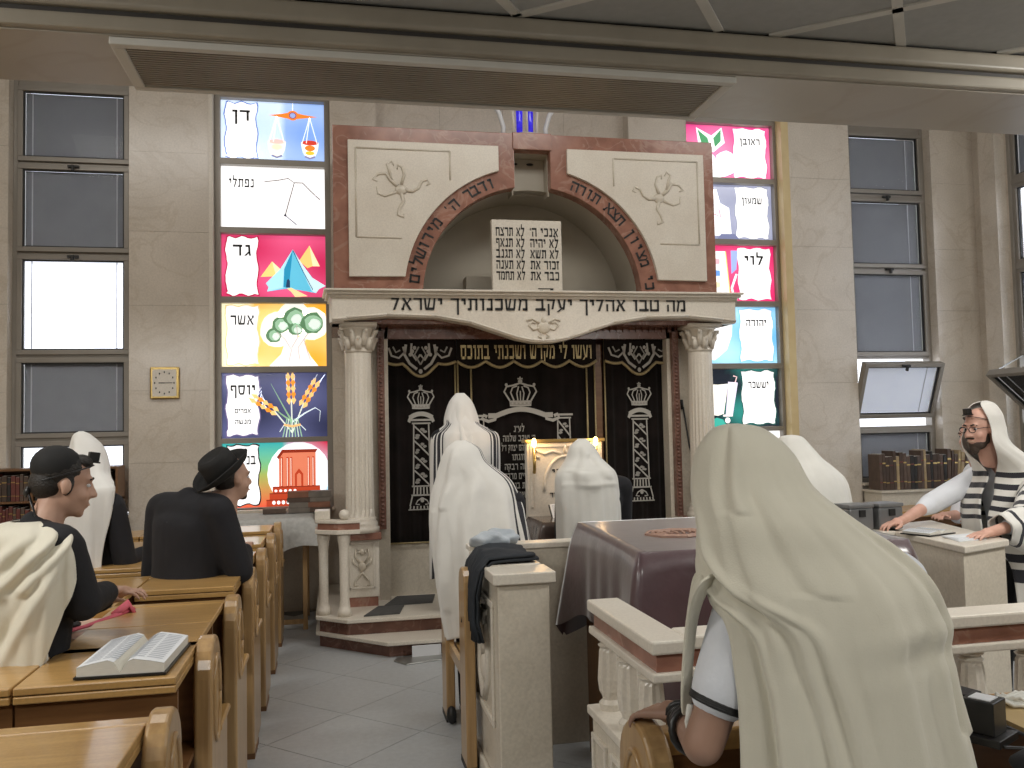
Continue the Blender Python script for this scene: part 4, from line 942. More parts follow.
# ================================================================== PEWS AND FURNITURE
def oval_ring(x, cy, cz, ry, rz, r): return [(x, cy+ry*math.cos(a), cz+rz*math.sin(a)) for a in np.linspace(0, 2*PI, 25)]
def pew(label, loc, sections, side=-1, group='oak pews facing the ark', x_start=0.0, arm=True, gap_from=0):
    """oak pew: rounded end panel on the aisle, back, tip-up seats, a hinged desk leaf per place behind the back.
    sections: one letter per place, c = leaf folded (thick), e = leaf folded out (two leaves), d = leaf sunk a little; - = no desk"""
    t = thing('pew', label, 'pew', loc, 0, group)
    R = .125; pts = [(-R, 0.02), (-R, .855)]+[(R*math.cos(math.radians(a)), .855+R*math.sin(math.radians(a))) for a in range(165, 0, -15)]+[(R, .855), (R, .02)]
    e = MB().prism(pts, -.03, .03, 'x').build('end_panel', WOODE, t, bevel=.012, seg=3)
    for x in (-.031, .031):
        MB().tube(oval_ring(x, 0, .76, .075, .15, 0), .009, 6).build('carved_oval', WOODE, e, smooth=True)
    MB().box(-.032, .032, -.125, .125, 0, .03).build('foot', WOODD, e)
    if arm:
        MB().box(-.025, .025, .125, .36, .02, .60).build('arm_panel', WOODE, t, bevel=.006)
        MB().box(-.035, .035, .11, .385, .60, .625).build('armrest', WOOD, t, bevel=.008)
    n = len(sections); W = .47; a, b = (-.03-n*W, -.03) if side < 0 else (.03, .03+n*W)
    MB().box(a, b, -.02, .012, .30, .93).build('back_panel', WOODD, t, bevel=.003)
    MB().box(a, b, -.035, .03, .90, .955).build('top_rail', WOOD, t, bevel=.006)
    MB().box(a, b, -.30, -.02, .60, .62).build('book_shelf', WOODD, t)
    for k, c in enumerate(sections):
        if c == '-': continue
        xa, xb = (-.03-(k+1)*W+.004, -.03-k*W-.004) if side < 0 else (.03+k*W+.004, .03+(k+1)*W-.004)
        z = .955-(.045 if c == 'd' else 0)
        MB().box(xa, xb, -.44, -.04, z-.024, z).build('desk_leaf', WOOD, t, bevel=.004)
        if c == 'e': MB().box(xa, xb, -.845, -.445, z-.024, z).build('desk_leaf', WOOD, t, bevel=.004)
        else: MB().box(xa, xb, -.44, -.07, z-.05, z-.027).build('folded_leaf', WOOD, t, bevel=.004)
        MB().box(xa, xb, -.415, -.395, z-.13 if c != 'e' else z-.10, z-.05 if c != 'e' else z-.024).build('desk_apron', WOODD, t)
        MB().box(xa+.01, xb-.01, .02, .05, .42, .80).build('seat', WOOD, t, bevel=.006)
        if k: MB().box(xb+.004-.012, xb+.004+.012, -.40, -.02, .30, .90).build('divider', WOODD, t)
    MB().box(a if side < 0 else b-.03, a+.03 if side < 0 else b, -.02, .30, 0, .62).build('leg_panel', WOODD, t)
    return t
rowsL = [(2.48, 'cccc', 'oak pew nearest the camera, its end panel cut by the lower edge'),
         (3.33, 'ccdccc', 'oak pew with the open book lying on its desk'),
         (4.13, 'edccc', 'oak pew with both desk leaves folded out, just beyond the open book'),
         (4.95, 'ceecc', 'oak pew standing right behind the man in the black hat'),
         (5.75, 'cccccc', 'oak pew at the hip of the hooded man by the left window'),
         (6.58, 'ceccc', 'oak pew second from the front wall, under the clock'),
         (7.38, 'cccc', 'oak pew nearest the front wall and the clock pier')]
for y, s, lb in rowsL: pew(lb, (-.45, y, 0), s)
pew('oak pew at the right, its carved round end under a man in cream shawl', (.74, 2.06, 0), '--cccc', side=1, arm=False)
pew('oak pew beyond the marble counter at the right, its desk seen below the window books', (4.15, 6.75, 0), 'cccc', side=1)
# narrow bench beside the bimah wall
t = thing('side_bench', 'narrow light wood bench squeezed against the left side of the bimah wall', 'bench', (.66, 4.8, 0))
pts = [(-.10, 0.02), (-.10, .90)]+[(.10*math.cos(math.radians(a)), .90+.10*math.sin(math.radians(a))) for a in range(160, 10, -20)]+[(.10, .90), (.10, .02)]
for y, z in ((-.36, 1.0), (.42, .82)):
    o = MB().prism([(p[0]+y, p[1]*z) for p in pts], -.03, .022, 'x').build('end_panel', WOODE, t, bevel=.008)
    MB().box(-.032, .024, y-.10, y+.10, 0, .03).build('foot', BLACK, o)
MB().box(-.012, .012, -.26, .33, .40, .46).build('side_rail', WOODE, t); MB().box(.03, .62, -.04, .36, .42, .45).build('seat', WOOD, t, bevel=.005)
MB().box(.60, .63, -.04, .36, 0, .42).build('leg_panel', WOODE, t)
MB().ell((-.005, .30, .05), (.03, .045, .05)).build('caster', BLACK, t, smooth=True)
# ------------------------------------------------------------------ books
def open_book(label, c, w, d, rz, tilt=0.0, thick=.03, m=PAPER):
    t = thing('open_book', label, 'book', c, rz); t.rotation_euler = (tilt, 0, rz)
    MB().box(-w-.008, w+.008, -d/2-.006, d/2+.006, 0, .006).build('cover', LEATHB, t)
    for s_ in (-1, 1):
        prof = [(0, .012), (.02, thick), (w*.3, thick*1.15), (w*.7, thick*.95), (w, thick*.75), (w, .007), (0, .007)]
        MB().prism([(s_*p[0], p[1]) for p in prof], -d/2, d/2).build('page_block', PAGES, t)
        m_ = MB(); n = 5
        tp = [(s_*p[0], p[1]+.0012) for p in prof[1:5]]
        m_.add([(p[0], y, p[1]) for p in tp for y in (-d/2, d/2)], [(2*i, 2*i+1, 2*i+3, 2*i+2) for i in range(3)])
        m_.build('page', PAPER, t)
        ln = MB()
        for r_ in range(15):
            for q in range(2):
                xa, xb = (.12+.42*q)*w, (.48+.42*q)*w; y = d*(.42-.058*r_)
                def zz(x): return float(np.interp(x, [p[0] for p in prof[1:5]], [p[1] for p in prof[1:5]]))+.002
                xm = (xa+xb)/2; ln.add([(s_*x, y+o_, zz(x)) for x in (xa, xm, xb) for o_ in (-d*.013, d*.013)], [(0, 1, 3, 2), (2, 3, 5, 4)])
        ln.build('print_line', INKG, t, kind='stuff')
    return t
INKG = mat('print_grey', (.46, .48, .52), (.40, .42, .46), scale=30, rough=.8)
open_book('large open book lying on the pew desk at the lower left', (-.645, 3.11, .958), .128, .37, -.04, thick=.045)
def closed(label, mesh_col, c, w, d, h, rz, name='book', group=None):
    t = thing(name, label, 'book', c, rz, group)
    MB().box(-w/2, w/2, -d/2, d/2, 0, .004).box(-w/2, w/2, -d/2, d/2, h-.004, h).box(-w/2, w/2, -d/2, -d/2+.006, .004, h-.004).build('cover', mesh_col, t, bevel=.002)
    MB().box(-w/2+.006, w/2-.006, -d/2+.006, d/2-.01, .004, h-.004).build('page_block', PAGES, t)
    return t
BK = [mat('book_cloth_%s' % n, c, tuple(x*.7 for x in c), scale=12, rough=.55) for n, c in (('brown', (.11, .07, .05)), ('maroon', (.16, .04, .03)), ('black', (.02, .018, .016)), ('tan', (.42, .31, .17)), ('umber', (.075, .045, .03)), ('grey', (.22, .19, .16)), ('rust', (.28, .12, .07)))]
# stacks on the white-clothed table
spots = [(-.52, 1, 'left'), (-.31, 4, 'middle'), (-.125, 4, 'right')]
nm = {0: 'lowest', 1: 'second from the bottom', 2: 'third from the bottom', 3: 'topmost'}
for x, n, w_ in spots:
    for k in range(n):
        h = (.045, .05, .042, .055)[k]; z = .9672+sum((.045, .05, .042, .055)[:k])+.0005*k
        lb = 'single thick book lying left of the two stacks before the painted temple pane' if n == 1 else f'thick book, {nm[k]} in the {w_} stack on the white-clothed table'
        closed(lb, (BK[5], BK[0], BK[6], BK[5])[(k+int(x*-10)) % 4], (x+random.uniform(-.012, .012), 8.32, z), .205, .16, h, random.uniform(-.05, .05), group='stacked books on the cloth-covered table')
# ------------------------------------------------------------------ table with the embroidered cloth
t = thing('side_table', 'tall wooden side table under a white cloth by the stained glass bay', 'table', (-.62, 8.1, 0), world=True)
MB().box(-1.05, -.20, 7.80, 8.46, .93, .958).build('tabletop', WOOD, t)
for x in (-1.0, -.25):
    for y in (7.84, 8.42): MB().box(x-.02, x+.02, y-.02, y+.02, 0, .93).build('leg', WOODE, t, bevel=.003)
MB().box(-1.0, -.25, 7.83, 7.85, .05, .09).build('stretcher', WOODE, t)
def ring_cloth(x0, x1, y0, y1, z, hang, nper=160, flare=.04, wav=.014, kf=22, slope=0.0, rad=.02, rows=8):
    per = []; L = 2*((x1-x0)+(y1-y0))
    for i in range(nper):
        s_ = L*i/nper
        for (ax, ay, bx, by) in ((x0, y0, x1, y0), (x1, y0, x1, y1), (x1, y1, x0, y1), (x0, y1, x0, y0)):
            l = abs(bx-ax)+abs(by-ay)
            if s_ <= l: f = s_/l; per.append((ax+(bx-ax)*f, ay+(by-ay)*f, (0, -1) if by == ay and ay == y0 else (1, 0) if ax == bx == x1 else (0, 1) if by == ay else (-1, 0), min(f, 1-f)*l)); break
            s_ -= l
    m = MB(); vs = []; cx, cy = (x0+x1)/2, (y0+y1)/2
    for q in (0, .5, .93): vs += [(cx+(p[0]-cx)*q, cy+(p[1]-cy)*q, z+slope*(cy+(p[1]-cy)*q-y0)) for p in per]
    for r_ in range(rows+1):
        d = r_/rows
        for i, p in enumerate(per):
            cn = math.exp(-(p[3]/.10)**2); h = hang(p[0], p[1], p[2]) if callable(hang) else hang
            o_ = rad*min(1, d*6)+d*(flare*cn*1.6+wav*math.sin(kf*2*PI*i/nper)+.012)
            dx = p[2][0]*o_+(cn*o_*.7*(1 if p[0] > cx else -1) if p[2][0] == 0 else 0); dy = p[2][1]*o_+(cn*o_*.7*(1 if p[1] > cy else -1) if p[2][1] == 0 else 0)
            vs.append((p[0]+dx, p[1]+dy, z+slope*(p[1]-y0)-d*h*(1+.25*cn)))
    n = nper; R_ = rows+4
    m.add(vs, [(j*n+i, j*n+(i+1) % n, (j+1)*n+(i+1) % n, (j+1)*n+i) for j in range(R_-1) for i in range(n)])
    return m
o = ring_cloth(-1.06, -.19, 7.79, 8.45, .963, lambda x, y, nn: .24+.06*math.sin(9*x), flare=.07).build('tablecloth', CLOTHP, None, smooth=True)
tag(o, 'greyish white embroidered cloth hanging over the side table behind the man in the hat', 'tablecloth')
# ------------------------------------------------------------------ bookcases
ORD = 'first second third fourth fifth sixth seventh eighth ninth tenth eleventh twelfth thirteenth fourteenth fifteenth sixteenth seventeenth eighteenth nineteenth twentieth twenty-first twenty-second twenty-third twenty-fourth twenty-fifth twenty-sixth twenty-seventh twenty-eighth twenty-ninth thirtieth thirty-first thirty-second thirty-third thirty-fourth thirty-fifth thirty-sixth thirty-seventh'.split()
def row_books(x0, x1, y, z, hmax, depth, lb, group, mats, wmin=.022, wmax=.042, lean=0):
    x = x0; k = 0
    while x < x1-.03:
        w_ = random.uniform(wmin, wmax); h = hmax*random.uniform(.82, 1.0)
        o = MB().box(0, w_-.002, 0, depth, 0, h).build('book', random.choice(mats), None, bevel=.003)
        MB().box(.0005, w_-.0025, -.0012, .004, h*.72, h*.76).box(.0005, w_-.0025, -.0012, .004, h*.2, h*.23).build('spine_band', BRASS if k % 3 else BK[1], o)
        MB().box(.003, w_-.005, .006, depth-.004, h-.002, h+.001).build('page_block', PAGES, o)
        o.location = (x, y, z)
        if lean and x > x1-lean: o.rotation_euler = (0, .16*(x-(x1-lean))/lean, 0)
        tag(o, lb if not lean else lb+ORD[k]+' from the left', 'book', group); x += w_+.001; k += 1
bc = thing('bookcase', 'low dark bookcase of worn prayer books below the left window', 'bookcase', (-2.45, 8.4, 0), world=True)
MB().box(-3.3, -1.87, 8.535, 8.55, 0, 1.44).build('back_board', WOODD, bc)
for z in (.60, .86, 1.14, 1.42): MB().box(-3.3, -1.87, 8.28, 8.54, z, z+.018).build('shelf', WOODD, bc)
for x in (-3.3, -2.58, -1.89): MB().box(x, x+.02, 8.28, 8.54, 0, 1.42).build('side_board', WOODD, bc)
for z, nm_ in ((1.158, 'upper'), (.878, 'lower')):
    for a, b, hh in ((-3.27, -2.59, 'left'), (-2.55, -1.90, 'right')):
        row_books(a, b, 8.30, z, .245, .17, f'worn dark book upright on the {nm_} shelf, {hh} half, under the left window', f'books on the {nm_} shelf, {hh} half, of the left bookcase', [BK[0], BK[1], BK[2], BK[4], BK[1]])
rc = thing('bookcase', 'low pale cabinet carrying a row of dark books under the right window', 'bookcase', (6.2, 8.4, 0), world=True)
MB().box(5.66, 6.9, 8.25, 8.56, 0, .93).build('cabinet_body', MARBLE2, rc); MB().box(5.64, 6.92, 8.22, 8.57, .93, .955).build('cabinet_top', MARBLE2, rc, bevel=.004)
row_books(5.68, 6.78, 8.30, .956, .42, .2, 'tall old book standing under the tilted right window, ', 'tall old books under the right window', [BK[0], BK[2], BK[4], BK[4], BK[4], BK[2], BK[3], BK[0]], .03, .05, lean=.35)
# ================================================================== BIMAH
bw = thing('bimah_wall', 'pale marble bimah wall with a capped end post and carved side panel', 'wall', (.84, 4.3, 0), world=True)
MB().box(.715, .955, 3.88, 4.62, 0, 1.03).build('side_wall', MARBLE2, bw, bevel=.006)
MB().box(.69, .98, 3.85, 4.08, 1.0, 1.05).build('post_cap', CREAMST, bw, bevel=.006)
MB().box(.70, .965, 4.08, 4.62, 1.03, 1.055).build('wall_cap', CREAMST, bw, bevel=.005)
MB().box(.715, 1.46, 4.62, 4.72, 0, 1.05).build('cross_wall', MARBLE2, bw, bevel=.004)
MB().box(.70, 1.48, 4.605, 4.735, 1.05, 1.08).build('wall_cap', CREAMST, bw, bevel=.005)
MB().box(.695, .715, 3.87, 4.62, 0, .09).build('baseboard', CREAMST, bw, bevel=.005)
m = MB()
for b in ((3.99, 4.50, .33, .36), (3.99, 4.50, .87, .90), (3.99, 4.02, .36, .87), (4.47, 4.50, .36, .87)): m.box(.703, .716, b[0], b[1], b[2], b[3])
m.build('panel_moulding', CREAMST, bw, bevel=.005)
cv = MB(); c0, z0 = 4.245, .60
for s_ in (-1, 1):
    cv.tube([(.71, c0+s_*a, z0+b) for a, b in ((.02, -.2), (.10, -.1), (.12, .05), (.06, .15), (.03, .08), (.07, .05))], .018, 6)
    cv.tube([(.71, c0+s_*a, z0+b) for a, b in ((.0, .0), (.04, .1), (.03, .2), (.08, .22))], .016, 6)
cv.ell((.71, c0, z0-.05), (.02, .05, .07)); cv.build('carved_scroll', CREAMST, bw, smooth=True)
# low floor inside is the hall floor; reading table with its covered cloth
rt = thing('reading_table', 'large sloped reading table under a burgundy cover in the bimah', 'table', (2.0, 4.05, 0), world=True)
MB().prism([(3.56, 0), (4.48, 0), (4.48, 1.18), (3.56, 1.15)], 1.30, 2.53, 'x').build('table_body', WOODD, rt)
o = ring_cloth(1.27, 2.56, 3.54, 4.51, 1.158, lambda x, y, nn: (.60 if nn == (0, -1) else .44 if nn[0] < 0 else .5), nper=220, flare=.05, wav=.004, kf=26, slope=.035).build('table_cover', BURG, None, smooth=True)
tag(o, 'burgundy velvet cover sealed in clear plastic over the bimah reading table', 'table cover')
PEM = mat('faded_gold_thread', (.42, .27, .2), (.34, .2, .16), scale=60, rough=.5)
m = MB()
for s_ in (-1, 1):
    for k in range(3):
        m.tube([(1.62+s_*a*(1+.3*k), 3.98+b*(1+.25*k), 1.160+.035*(.44+b)+.002) for a, b in ((.0, -.08), (.07, -.06), (.10, .0), (.07, .06), (.0, .08))], .008, 5)
for k in range(5): m.tube([(1.62-.06+.03*k, 3.96, 1.177), (1.62-.09+.045*k, 4.05, 1.180)], .007, 5)
m.build('embroidered_crest', PEM, o)
# balustrade round the bimah
def baluster(x, y, z0, z1):
    h = z1-z0
    return MB().lathe([(.045, 0), (.045, .025), (.030, .04), (.034, .055), (.045, .075), (.050, h*.42), (.042, h*.80), (.036, h*.84), (.045, h*.88), (.030, h*.91), (.045, h*.95), (.045, h)], (x, y, z0), 20, flute=(.07, h*.82))
br = thing('bimah_railing', 'cream marble railing with red band and turned balusters around the bimah', 'railing', (1.07, 2.8, 0), world=True)
def rail_run(x0, x1, y0, y1, along):
    def b(i, z0, z1, nm_, m_, bv=.006): MB().box(x0+i, x1-i, y0+i, y1-i, z0, z1).build(nm_, m_, br, bevel=bv)
    b(0, .955, 1.0, 'top_rail', CREAMST, .008); b(.022, .895, .955, 'red_band', REDM, .002); b(.004, .865, .895, 'lower_rail', CREAMST, .006)
    b(-.008, .545, .58, 'plinth_cap', CREAMST, .006); b(.01, 0, .545, 'plinth', MARBLE2, .004)
rail_run(1.0, 1.135, 2.70, 3.44, 'y'); rail_run(1.135, 4.9, 2.74, 2.88, 'x')
for y in (3.37, 3.13, 2.90): baluster(1.068, y, .58, .865).build('baluster', CREAMST, br, smooth=False)
for x in [1.30+.24*k for k in range(15)]: baluster(x, 2.81, .58, .865).build('baluster', CREAMST, br, smooth=False)
for y in (2.76, 3.0, 3.24):
    m = MB(); y1 = y+.18
    for bb in ((y, y1, .12, .14), (y, y1, .46, .48), (y, y+.02, .14, .46), (y1-.02, y1, .14, .46)): m.box(.998, 1.012, bb[0], bb[1], bb[2], bb[3])
    m.build('plinth_moulding', CREAMST, br, bevel=.003)
# counter of pale marble to the right of the bimah
cn = thing('marble_counter', 'pale marble counter with a flat slab top at the right of the bimah', 'counter', (3.4, 4.3, 0), world=True)
q = [(3.10, 3.86), (3.50, 4.02), (3.74, 4.95), (3.22, 4.80)]
def inset(q, d): cx, cy = sum(p[0] for p in q)/4, sum(p[1] for p in q)/4; return [(cx+(p[0]-cx)*(1-d), cy+(p[1]-cy)*(1-d)) for p in q]
MB().prism(inset(q, .06), 0, 1.02, 'z').build('counter_body', MARBLE2, cn, bevel=.005); MB().prism(q, 1.02, 1.055, 'z').build('counter_top', CREAMST, cn, bevel=.006)
MB().box(2.86, 3.25, 4.55, 4.85, 0, 1.03).build('counter_return', MARBLE2, cn); MB().box(2.84, 3.24, 4.53, 4.87, 1.03, 1.055).build('return_top', CREAMST, cn, bevel=.005)
for k, x in enumerate((3.02, 3.215)):
    t = thing('tin_box', ('left', 'right')[k]+' one of two grey metal boxes on the marble counter behind the cream shawl', 'box', (x, 4.68, 1.0565), .1, 'grey metal boxes on the counter')
    MB().box(-.085, .085, -.07, .07, 0, .13).build('box_body', GREYTIN, t, bevel=.012, seg=3); MB().box(-.088, .088, -.073, .073, .13, .152).build('lid', GREYTIN, t, bevel=.006); MB().box(-.02, .02, -.08, -.07, .08, .12).build('clasp', BLACK, t)
open_book('white open book on the marble counter before the man in glasses', (3.27, 4.36, 1.0565), .11, .17, .35, thick=.022)
o = MB()
for k in range(3): o.prism([(3.20+.02*k, 4.02+.03*k), (3.40+.02*k, 4.06+.02*k), (3.43, 4.22), (3.24-.01*k, 4.19)], 1.0555+.004*k, 1.059+.004*k, 'z')
tag(o.build('paper_sheet', PAPER), 'loose white papers lying on the counter edge beside the resting hand', 'paper')
# ------------------------------------------------------------------ prayer lectern with two electric candles
am = thing('prayer_lectern', 'cream carved prayer lectern with two lit electric candles before the ark', 'lectern', (1.72, 6.42, 0), world=True)
MB().box(1.43, 2.02, 6.42, 6.50, 1.0, 1.585).build('board', CREAMST, am, bevel=.004, label='cream carved board lettered with a verse')
m = MB(); 
m.box(1.41, 2.04, 6.40, 6.52, 1.585, 1.61).build('board_cap', BRASS, am, bevel=.004)
m = MB()
for b in ((1.45, 2.0, 1.55, 1.57), (1.45, 1.47, 1.1, 1.55), (1.98, 2.0, 1.1, 1.55)): m.box(b[0], b[1], 6.408, 6.422, b[2], b[3])
m.build('board_moulding', CREAMST, am, bevel=.003)
cv = MB(); cv.tube([(1.725+.17*math.cos(a), 6.418, 1.22+.26*math.sin(a)) for a in np.linspace(0, PI, 19)], .012, 6)
for s_ in (-1, 1): cv.tube([(1.725+s_*a, 6.418, 1.45+b) for a, b in ((.03, .05), (.10, .07), (.16, .05), (.22, .08), (.24, .04), (.2, .02))], .012, 6)
cv.tube([(1.725, 6.418, 1.50), (1.725, 6.418, 1.57)], .012, 6)
cv.build('carved_arch', CREAMST, am, smooth=True)
letters('lettering', 'שויתי', .06, (1.73, 6.418, 1.34), (1, 0, 0), (0, 0, 1), BLACK, am, width=.22)
letters('lettering', 'ה׳', .12, (1.73, 6.418, 1.23), (1, 0, 0), (0, 0, 1), BLACK, am, width=.14)
letters('lettering', 'לנגדי תמיד', .05, (1.73, 6.418, 1.17), (1, 0, 0), (0, 0, 1), BLACK, am, width=.26)
MB().box(1.46, 2.02, 6.02, 6.42, 0, 1.0).build('lectern_body', WOODD, am); MB().box(1.44, 2.04, 5.98, 6.42, 1.0, 1.03).build('lectern_top', WOODD, am)
for x, nm_ in ((1.475, 'left'), (1.955, 'right')):
    MB().tube([(x, 6.385, 1.36), (x, 6.37, 1.39), (x, 6.37, 1.545)], .013, 8).build('candle_holder', BRASS, am, smooth=True)
    MB().ell((x, 6.37, 1.585), (.018, .018, .036)).build('bulb', FLAME, am, smooth=True)
    l = bpy.data.lights.new('candle_light', 'POINT'); l.energy = 2.2; l.color = (1, .6, .25); l.shadow_soft_size = .03
    o = bpy.data.objects.new('candle_light', l); COL.objects.link(o); o.location = (x, 6.32, 1.63)
o = ring_cloth(1.43, 2.05, 5.97, 6.43, 1.034, .33, flare=.05, wav=.012).build('lectern_cover', BROWNPL, None, smooth=True)
tag(o, 'shiny brown plastic cover hanging over the prayer lectern', 'table cover')
open_book('open book leaning on the brown-covered prayer lectern', (1.70, 6.30, 1.055), .12, .17, 0, tilt=.75, thick=.02)
# ------------------------------------------------------------------ things laid on the bimah wall
rng = random.Random(3)
m = MB(); path = [(.675, .70), (.67, .80), (.672, .92), (.69, 1.03), (.73, 1.082), (.80, 1.088), (.88, 1.08), (.96, 1.07)]
ny = 22
for lay in (0, 1):
    vs = []
    for i, (x, z) in enumerate(path):
        for j in range(ny+1):
            y = 4.10+.34*j/ny; f = (1-i/len(path)); w_ = .020*f*math.sin(6.0*PI*j/ny+.5*i)+.012*f*math.sin(13*j/ny+i)
            vs.append((x-abs(w_)*1.2-(.0 if lay else .016), y-.14*f*(1-j/ny)*.6+.04*f, z+(.05*math.sin(3*j/ny) if i == 0 else 0)+(.018 if (i > 3 and not lay) else 0)+.012*math.sin(8*j/ny+i)*(i > 3)))
    m.add(vs, [(i*(ny+1)+j, i*(ny+1)+j+1, (i+1)*(ny+1)+j+1, (i+1)*(ny+1)+j) for i in range(len(path)-1) for j in range(ny)])
NAVY = mat('dark_jacket_cloth', (.022, .027, .035), (.014, .018, .024), scale=10, rough=.8, bump=.3, bscale=30)
o = m.build('folded_jacket', NAVY, None, smooth=True); sm = o.modifiers.new('solid', 'SOLIDIFY'); sm.thickness = .012
tag(o, 'dark navy jacket hanging folded over the bimah wall', 'jacket')
m = MB(); m.ell((0, 0, 0), (.135, .10, .05), 36, 20)
vs = []
for v in m.v:
    p = Vector(v); k = 1+.20*math.sin(23*p.x+9*p.y)*math.sin(31*p.y+17*p.z)+.12*math.sin(60*p.x+5)*math.sin(50*p.y+70*p.z)
    vs.append((p.x*k, p.y*k, max(-.034, p.z*k)))
m.v = vs; o = m.build('shawl_bag', SILVCL, None, smooth=True); o.location = (.83, 4.56, 1.116)
tag(o, 'crumpled pale blue and silver shawl bag lying on top of the bimah wall', 'bag')
# ------------------------------------------------------------------ small things on the left desks
o = MB().box(-.15, .15, -.19, .19, 0, .022).build('wooden_tray', PINKW, None, bevel=.004); o.location = (-1.05, 3.83, .912); o.rotation_euler = (0, 0, -.12)
tag(o, 'rosy wooden board lying on the desk beside the open book', 'board')
m = MB(); m.tube([(-1.06, 3.66, .945), (-.97, 3.78, .95), (-.90, 3.92, .955), (-.86, 4.02, .965)], [.018, .016, .02, .03], 8, flat=.4)
m.tube([(-.90, 3.95, .955), (-.86, 4.0, .99), (-.83, 3.98, .95)], [.03, .03, .01], 8, flat=.5)
tag(m.build('red_ribbon', PINK, None, smooth=True), 'crumpled red ribbon lying across the rosy board', 'ribbon')
t = thing('glasses_case', 'small black and white case beside the red ribbon', 'case', (-1.07, 3.76, .9345), .3)
MB().ell((0, 0, .025), (.085, .045, .025)).build('case_body', BLACK, t, smooth=True); MB().ell((.0, -.02, .04), (.06, .025, .013)).build('case_lid', TAPE, t, smooth=True)
# ------------------------------------------------------------------ tefillin, fringe and bag on the right pew desk
def tefillin_box(parent, c, s_, name='box', rz=0):
    o = MB().box(-s_*.75, s_*.75, -s_*.75, s_*.75, 0, s_*.25).build(name+'_base', LEATHB, parent, bevel=.002)
    p = MB().box(-s_*.5, s_*.5, -s_*.5, s_*.5, s_*.25, s_*1.3).build(name, LEATHB, parent, bevel=.003)
    for k in (o, p): k.location = c; k.rotation_euler = (0, 0, rz)
    return p
for c, lb, s_, rz in (((1.50, 1.90, .9565), 'black leather prayer box standing behind another one on the right pew desk', .062, .3), ((1.475, 1.80, .9565), 'black leather prayer box with a pale square label on its top, at the lower right', .072, .5)):
    t = thing('prayer_box', lb, 'prayer box', c, rz, 'black leather prayer boxes on the right desk')
    tefillin_box(t, (0, 0, 0), s_)
    if s_ > .07:
        MB().box(-.024, .024, -.024, .024, s_*1.3, s_*1.3+.002).build('paper_label', TAPE, t)
        MB().tube([(-.05, -.06, .008), (-.02, -.10, .008), (.05, -.09, .008), (.06, -.02, .02)], .008, 6, flat=.4).build('strap', LEATHB, t)
o = MB().prism([(1.58, 1.73), (1.95, 1.80), (1.93, 2.0), (1.60, 1.98)], .9565, .968, 'z').build('tan_folder', CARD); tag(o, 'tan cardboard folder lying on the right pew desk', 'folder')
m = MB()
for k in range(14):
    a = .25*k; m.tube([(1.66+.02*math.cos(a*3), 1.97, .975), (1.64+.012*k, 1.95+.02*math.sin(a*5), .995), (1.67+.012*k, 1.93, .975), (1.70+.01*k, 1.90+.03*math.cos(a*4), .975)], .0055, 5)
o = m.build('fringe_bundle', FRINGE, None, smooth=True); tag(o, 'bundle of knotted white shawl fringes on the tan folder', 'fringe')
m = MB(); m.ell((0, 0, 0), (.16, .09, .045), 28, 14); m.v = [(p[0]*(1+.1*math.sin(20*p[1]+8*p[0])), p[1]*(1+.15*math.sin(17*p[0])), max(-.035, p[2]*(1+.3*math.sin(24*p[0]+11*p[1])))) for p in m.v]
o = m.build('velvet_bag', SHIRTB, None, smooth=True); o.location = (1.50, 1.60, .975); o.scale = (.8, .8, .8); tag(o, 'dark velvet bag lying in front of the black prayer boxes', 'bag')
m = MB(); m.ell((0, 0, 0), (.09, .06, .035), 24, 12); m.v = [(p[0], p[1]*(1+.2*math.sin(40*p[0])), max(-.025, p[2]*(1+.35*math.sin(30*p[0]+21*p[1])))) for p in m.v]
o = m.build('white_kerchief', SHIRTW, None, smooth=True); o.location = (1.70, 1.66, .978); tag(o, 'crumpled white cloth at the lower right corner', 'cloth')
# ================================================================== PEOPLE
def melt(mb, name, m, parent, voxel=.012, smooth=5):
    """many overlapping limbs melted into ONE continuous surface"""
    me = mb.mesh(name); o = bpy.data.objects.new(name, me); COL.objects.link(o)
    r = o.modifiers.new('r', 'REMESH'); r.mode = 'VOXEL'; r.voxel_size = voxel
    if smooth: k = o.modifiers.new('s', 'SMOOTH'); k.iterations = smooth; k.factor = .5
    dg = bpy.context.evaluated_depsgraph_get(); m2 = bpy.data.meshes.new_from_object(o.evaluated_get(dg))
    bpy.data.objects.remove(o); bpy.data.meshes.remove(me)
    m2.name = name; m2.materials.clear(); m2.materials.append(m)
    for p in m2.polygons: p.use_smooth = True
    ob = bpy.data.objects.new(name, m2); COL.objects.link(ob); setp(ob, parent)
    return ob
def V(*a): return Vector(a)
def head_M(c, yaw=0, pitch=0, roll=0):
    return Matrix.Translation(c) @ Matrix.Rotation(yaw, 4, 'Z') @ Matrix.Rotation(roll, 4, 'Y') @ Matrix.Rotation(pitch, 4, 'X')
def add_head(mb, M):
    old = mb.M; mb.M = M
    mb.ell((0, -.012, .035), (.074, .096, .086), 20, 14).ell((0, .020, -.03), (.060, .072, .088), 20, 14).ell((0, .035, -.080), (.046, .046, .036), 16, 10)
    mb.ell((0, .066, -.100), (.020, .018, .018)).cap((0, .086, .012), .010, (0, .108, -.030), .0135).ell((.013, .098, -.034), (.009, .010, .008)).ell((-.013, .098, -.034), (.009, .010, .008))
    mb.cap((-.036, .076, .026), .014, (.036, .076, .026), .014)
    for s_ in (-1, 1): mb.ell((s_*.036, .056, -.036), (.024, .026, .024)).ell((s_*.076, -.006, -.008), (.010, .020, .032))
    mb.ell((0, .086, -.062), (.022, .011, .007)).ell((0, .084, -.073), (.019, .011, .008))
    mb.cap((0, -.025, -.06), .052, (0, -.045, -.19), .058)
    mb.M = old
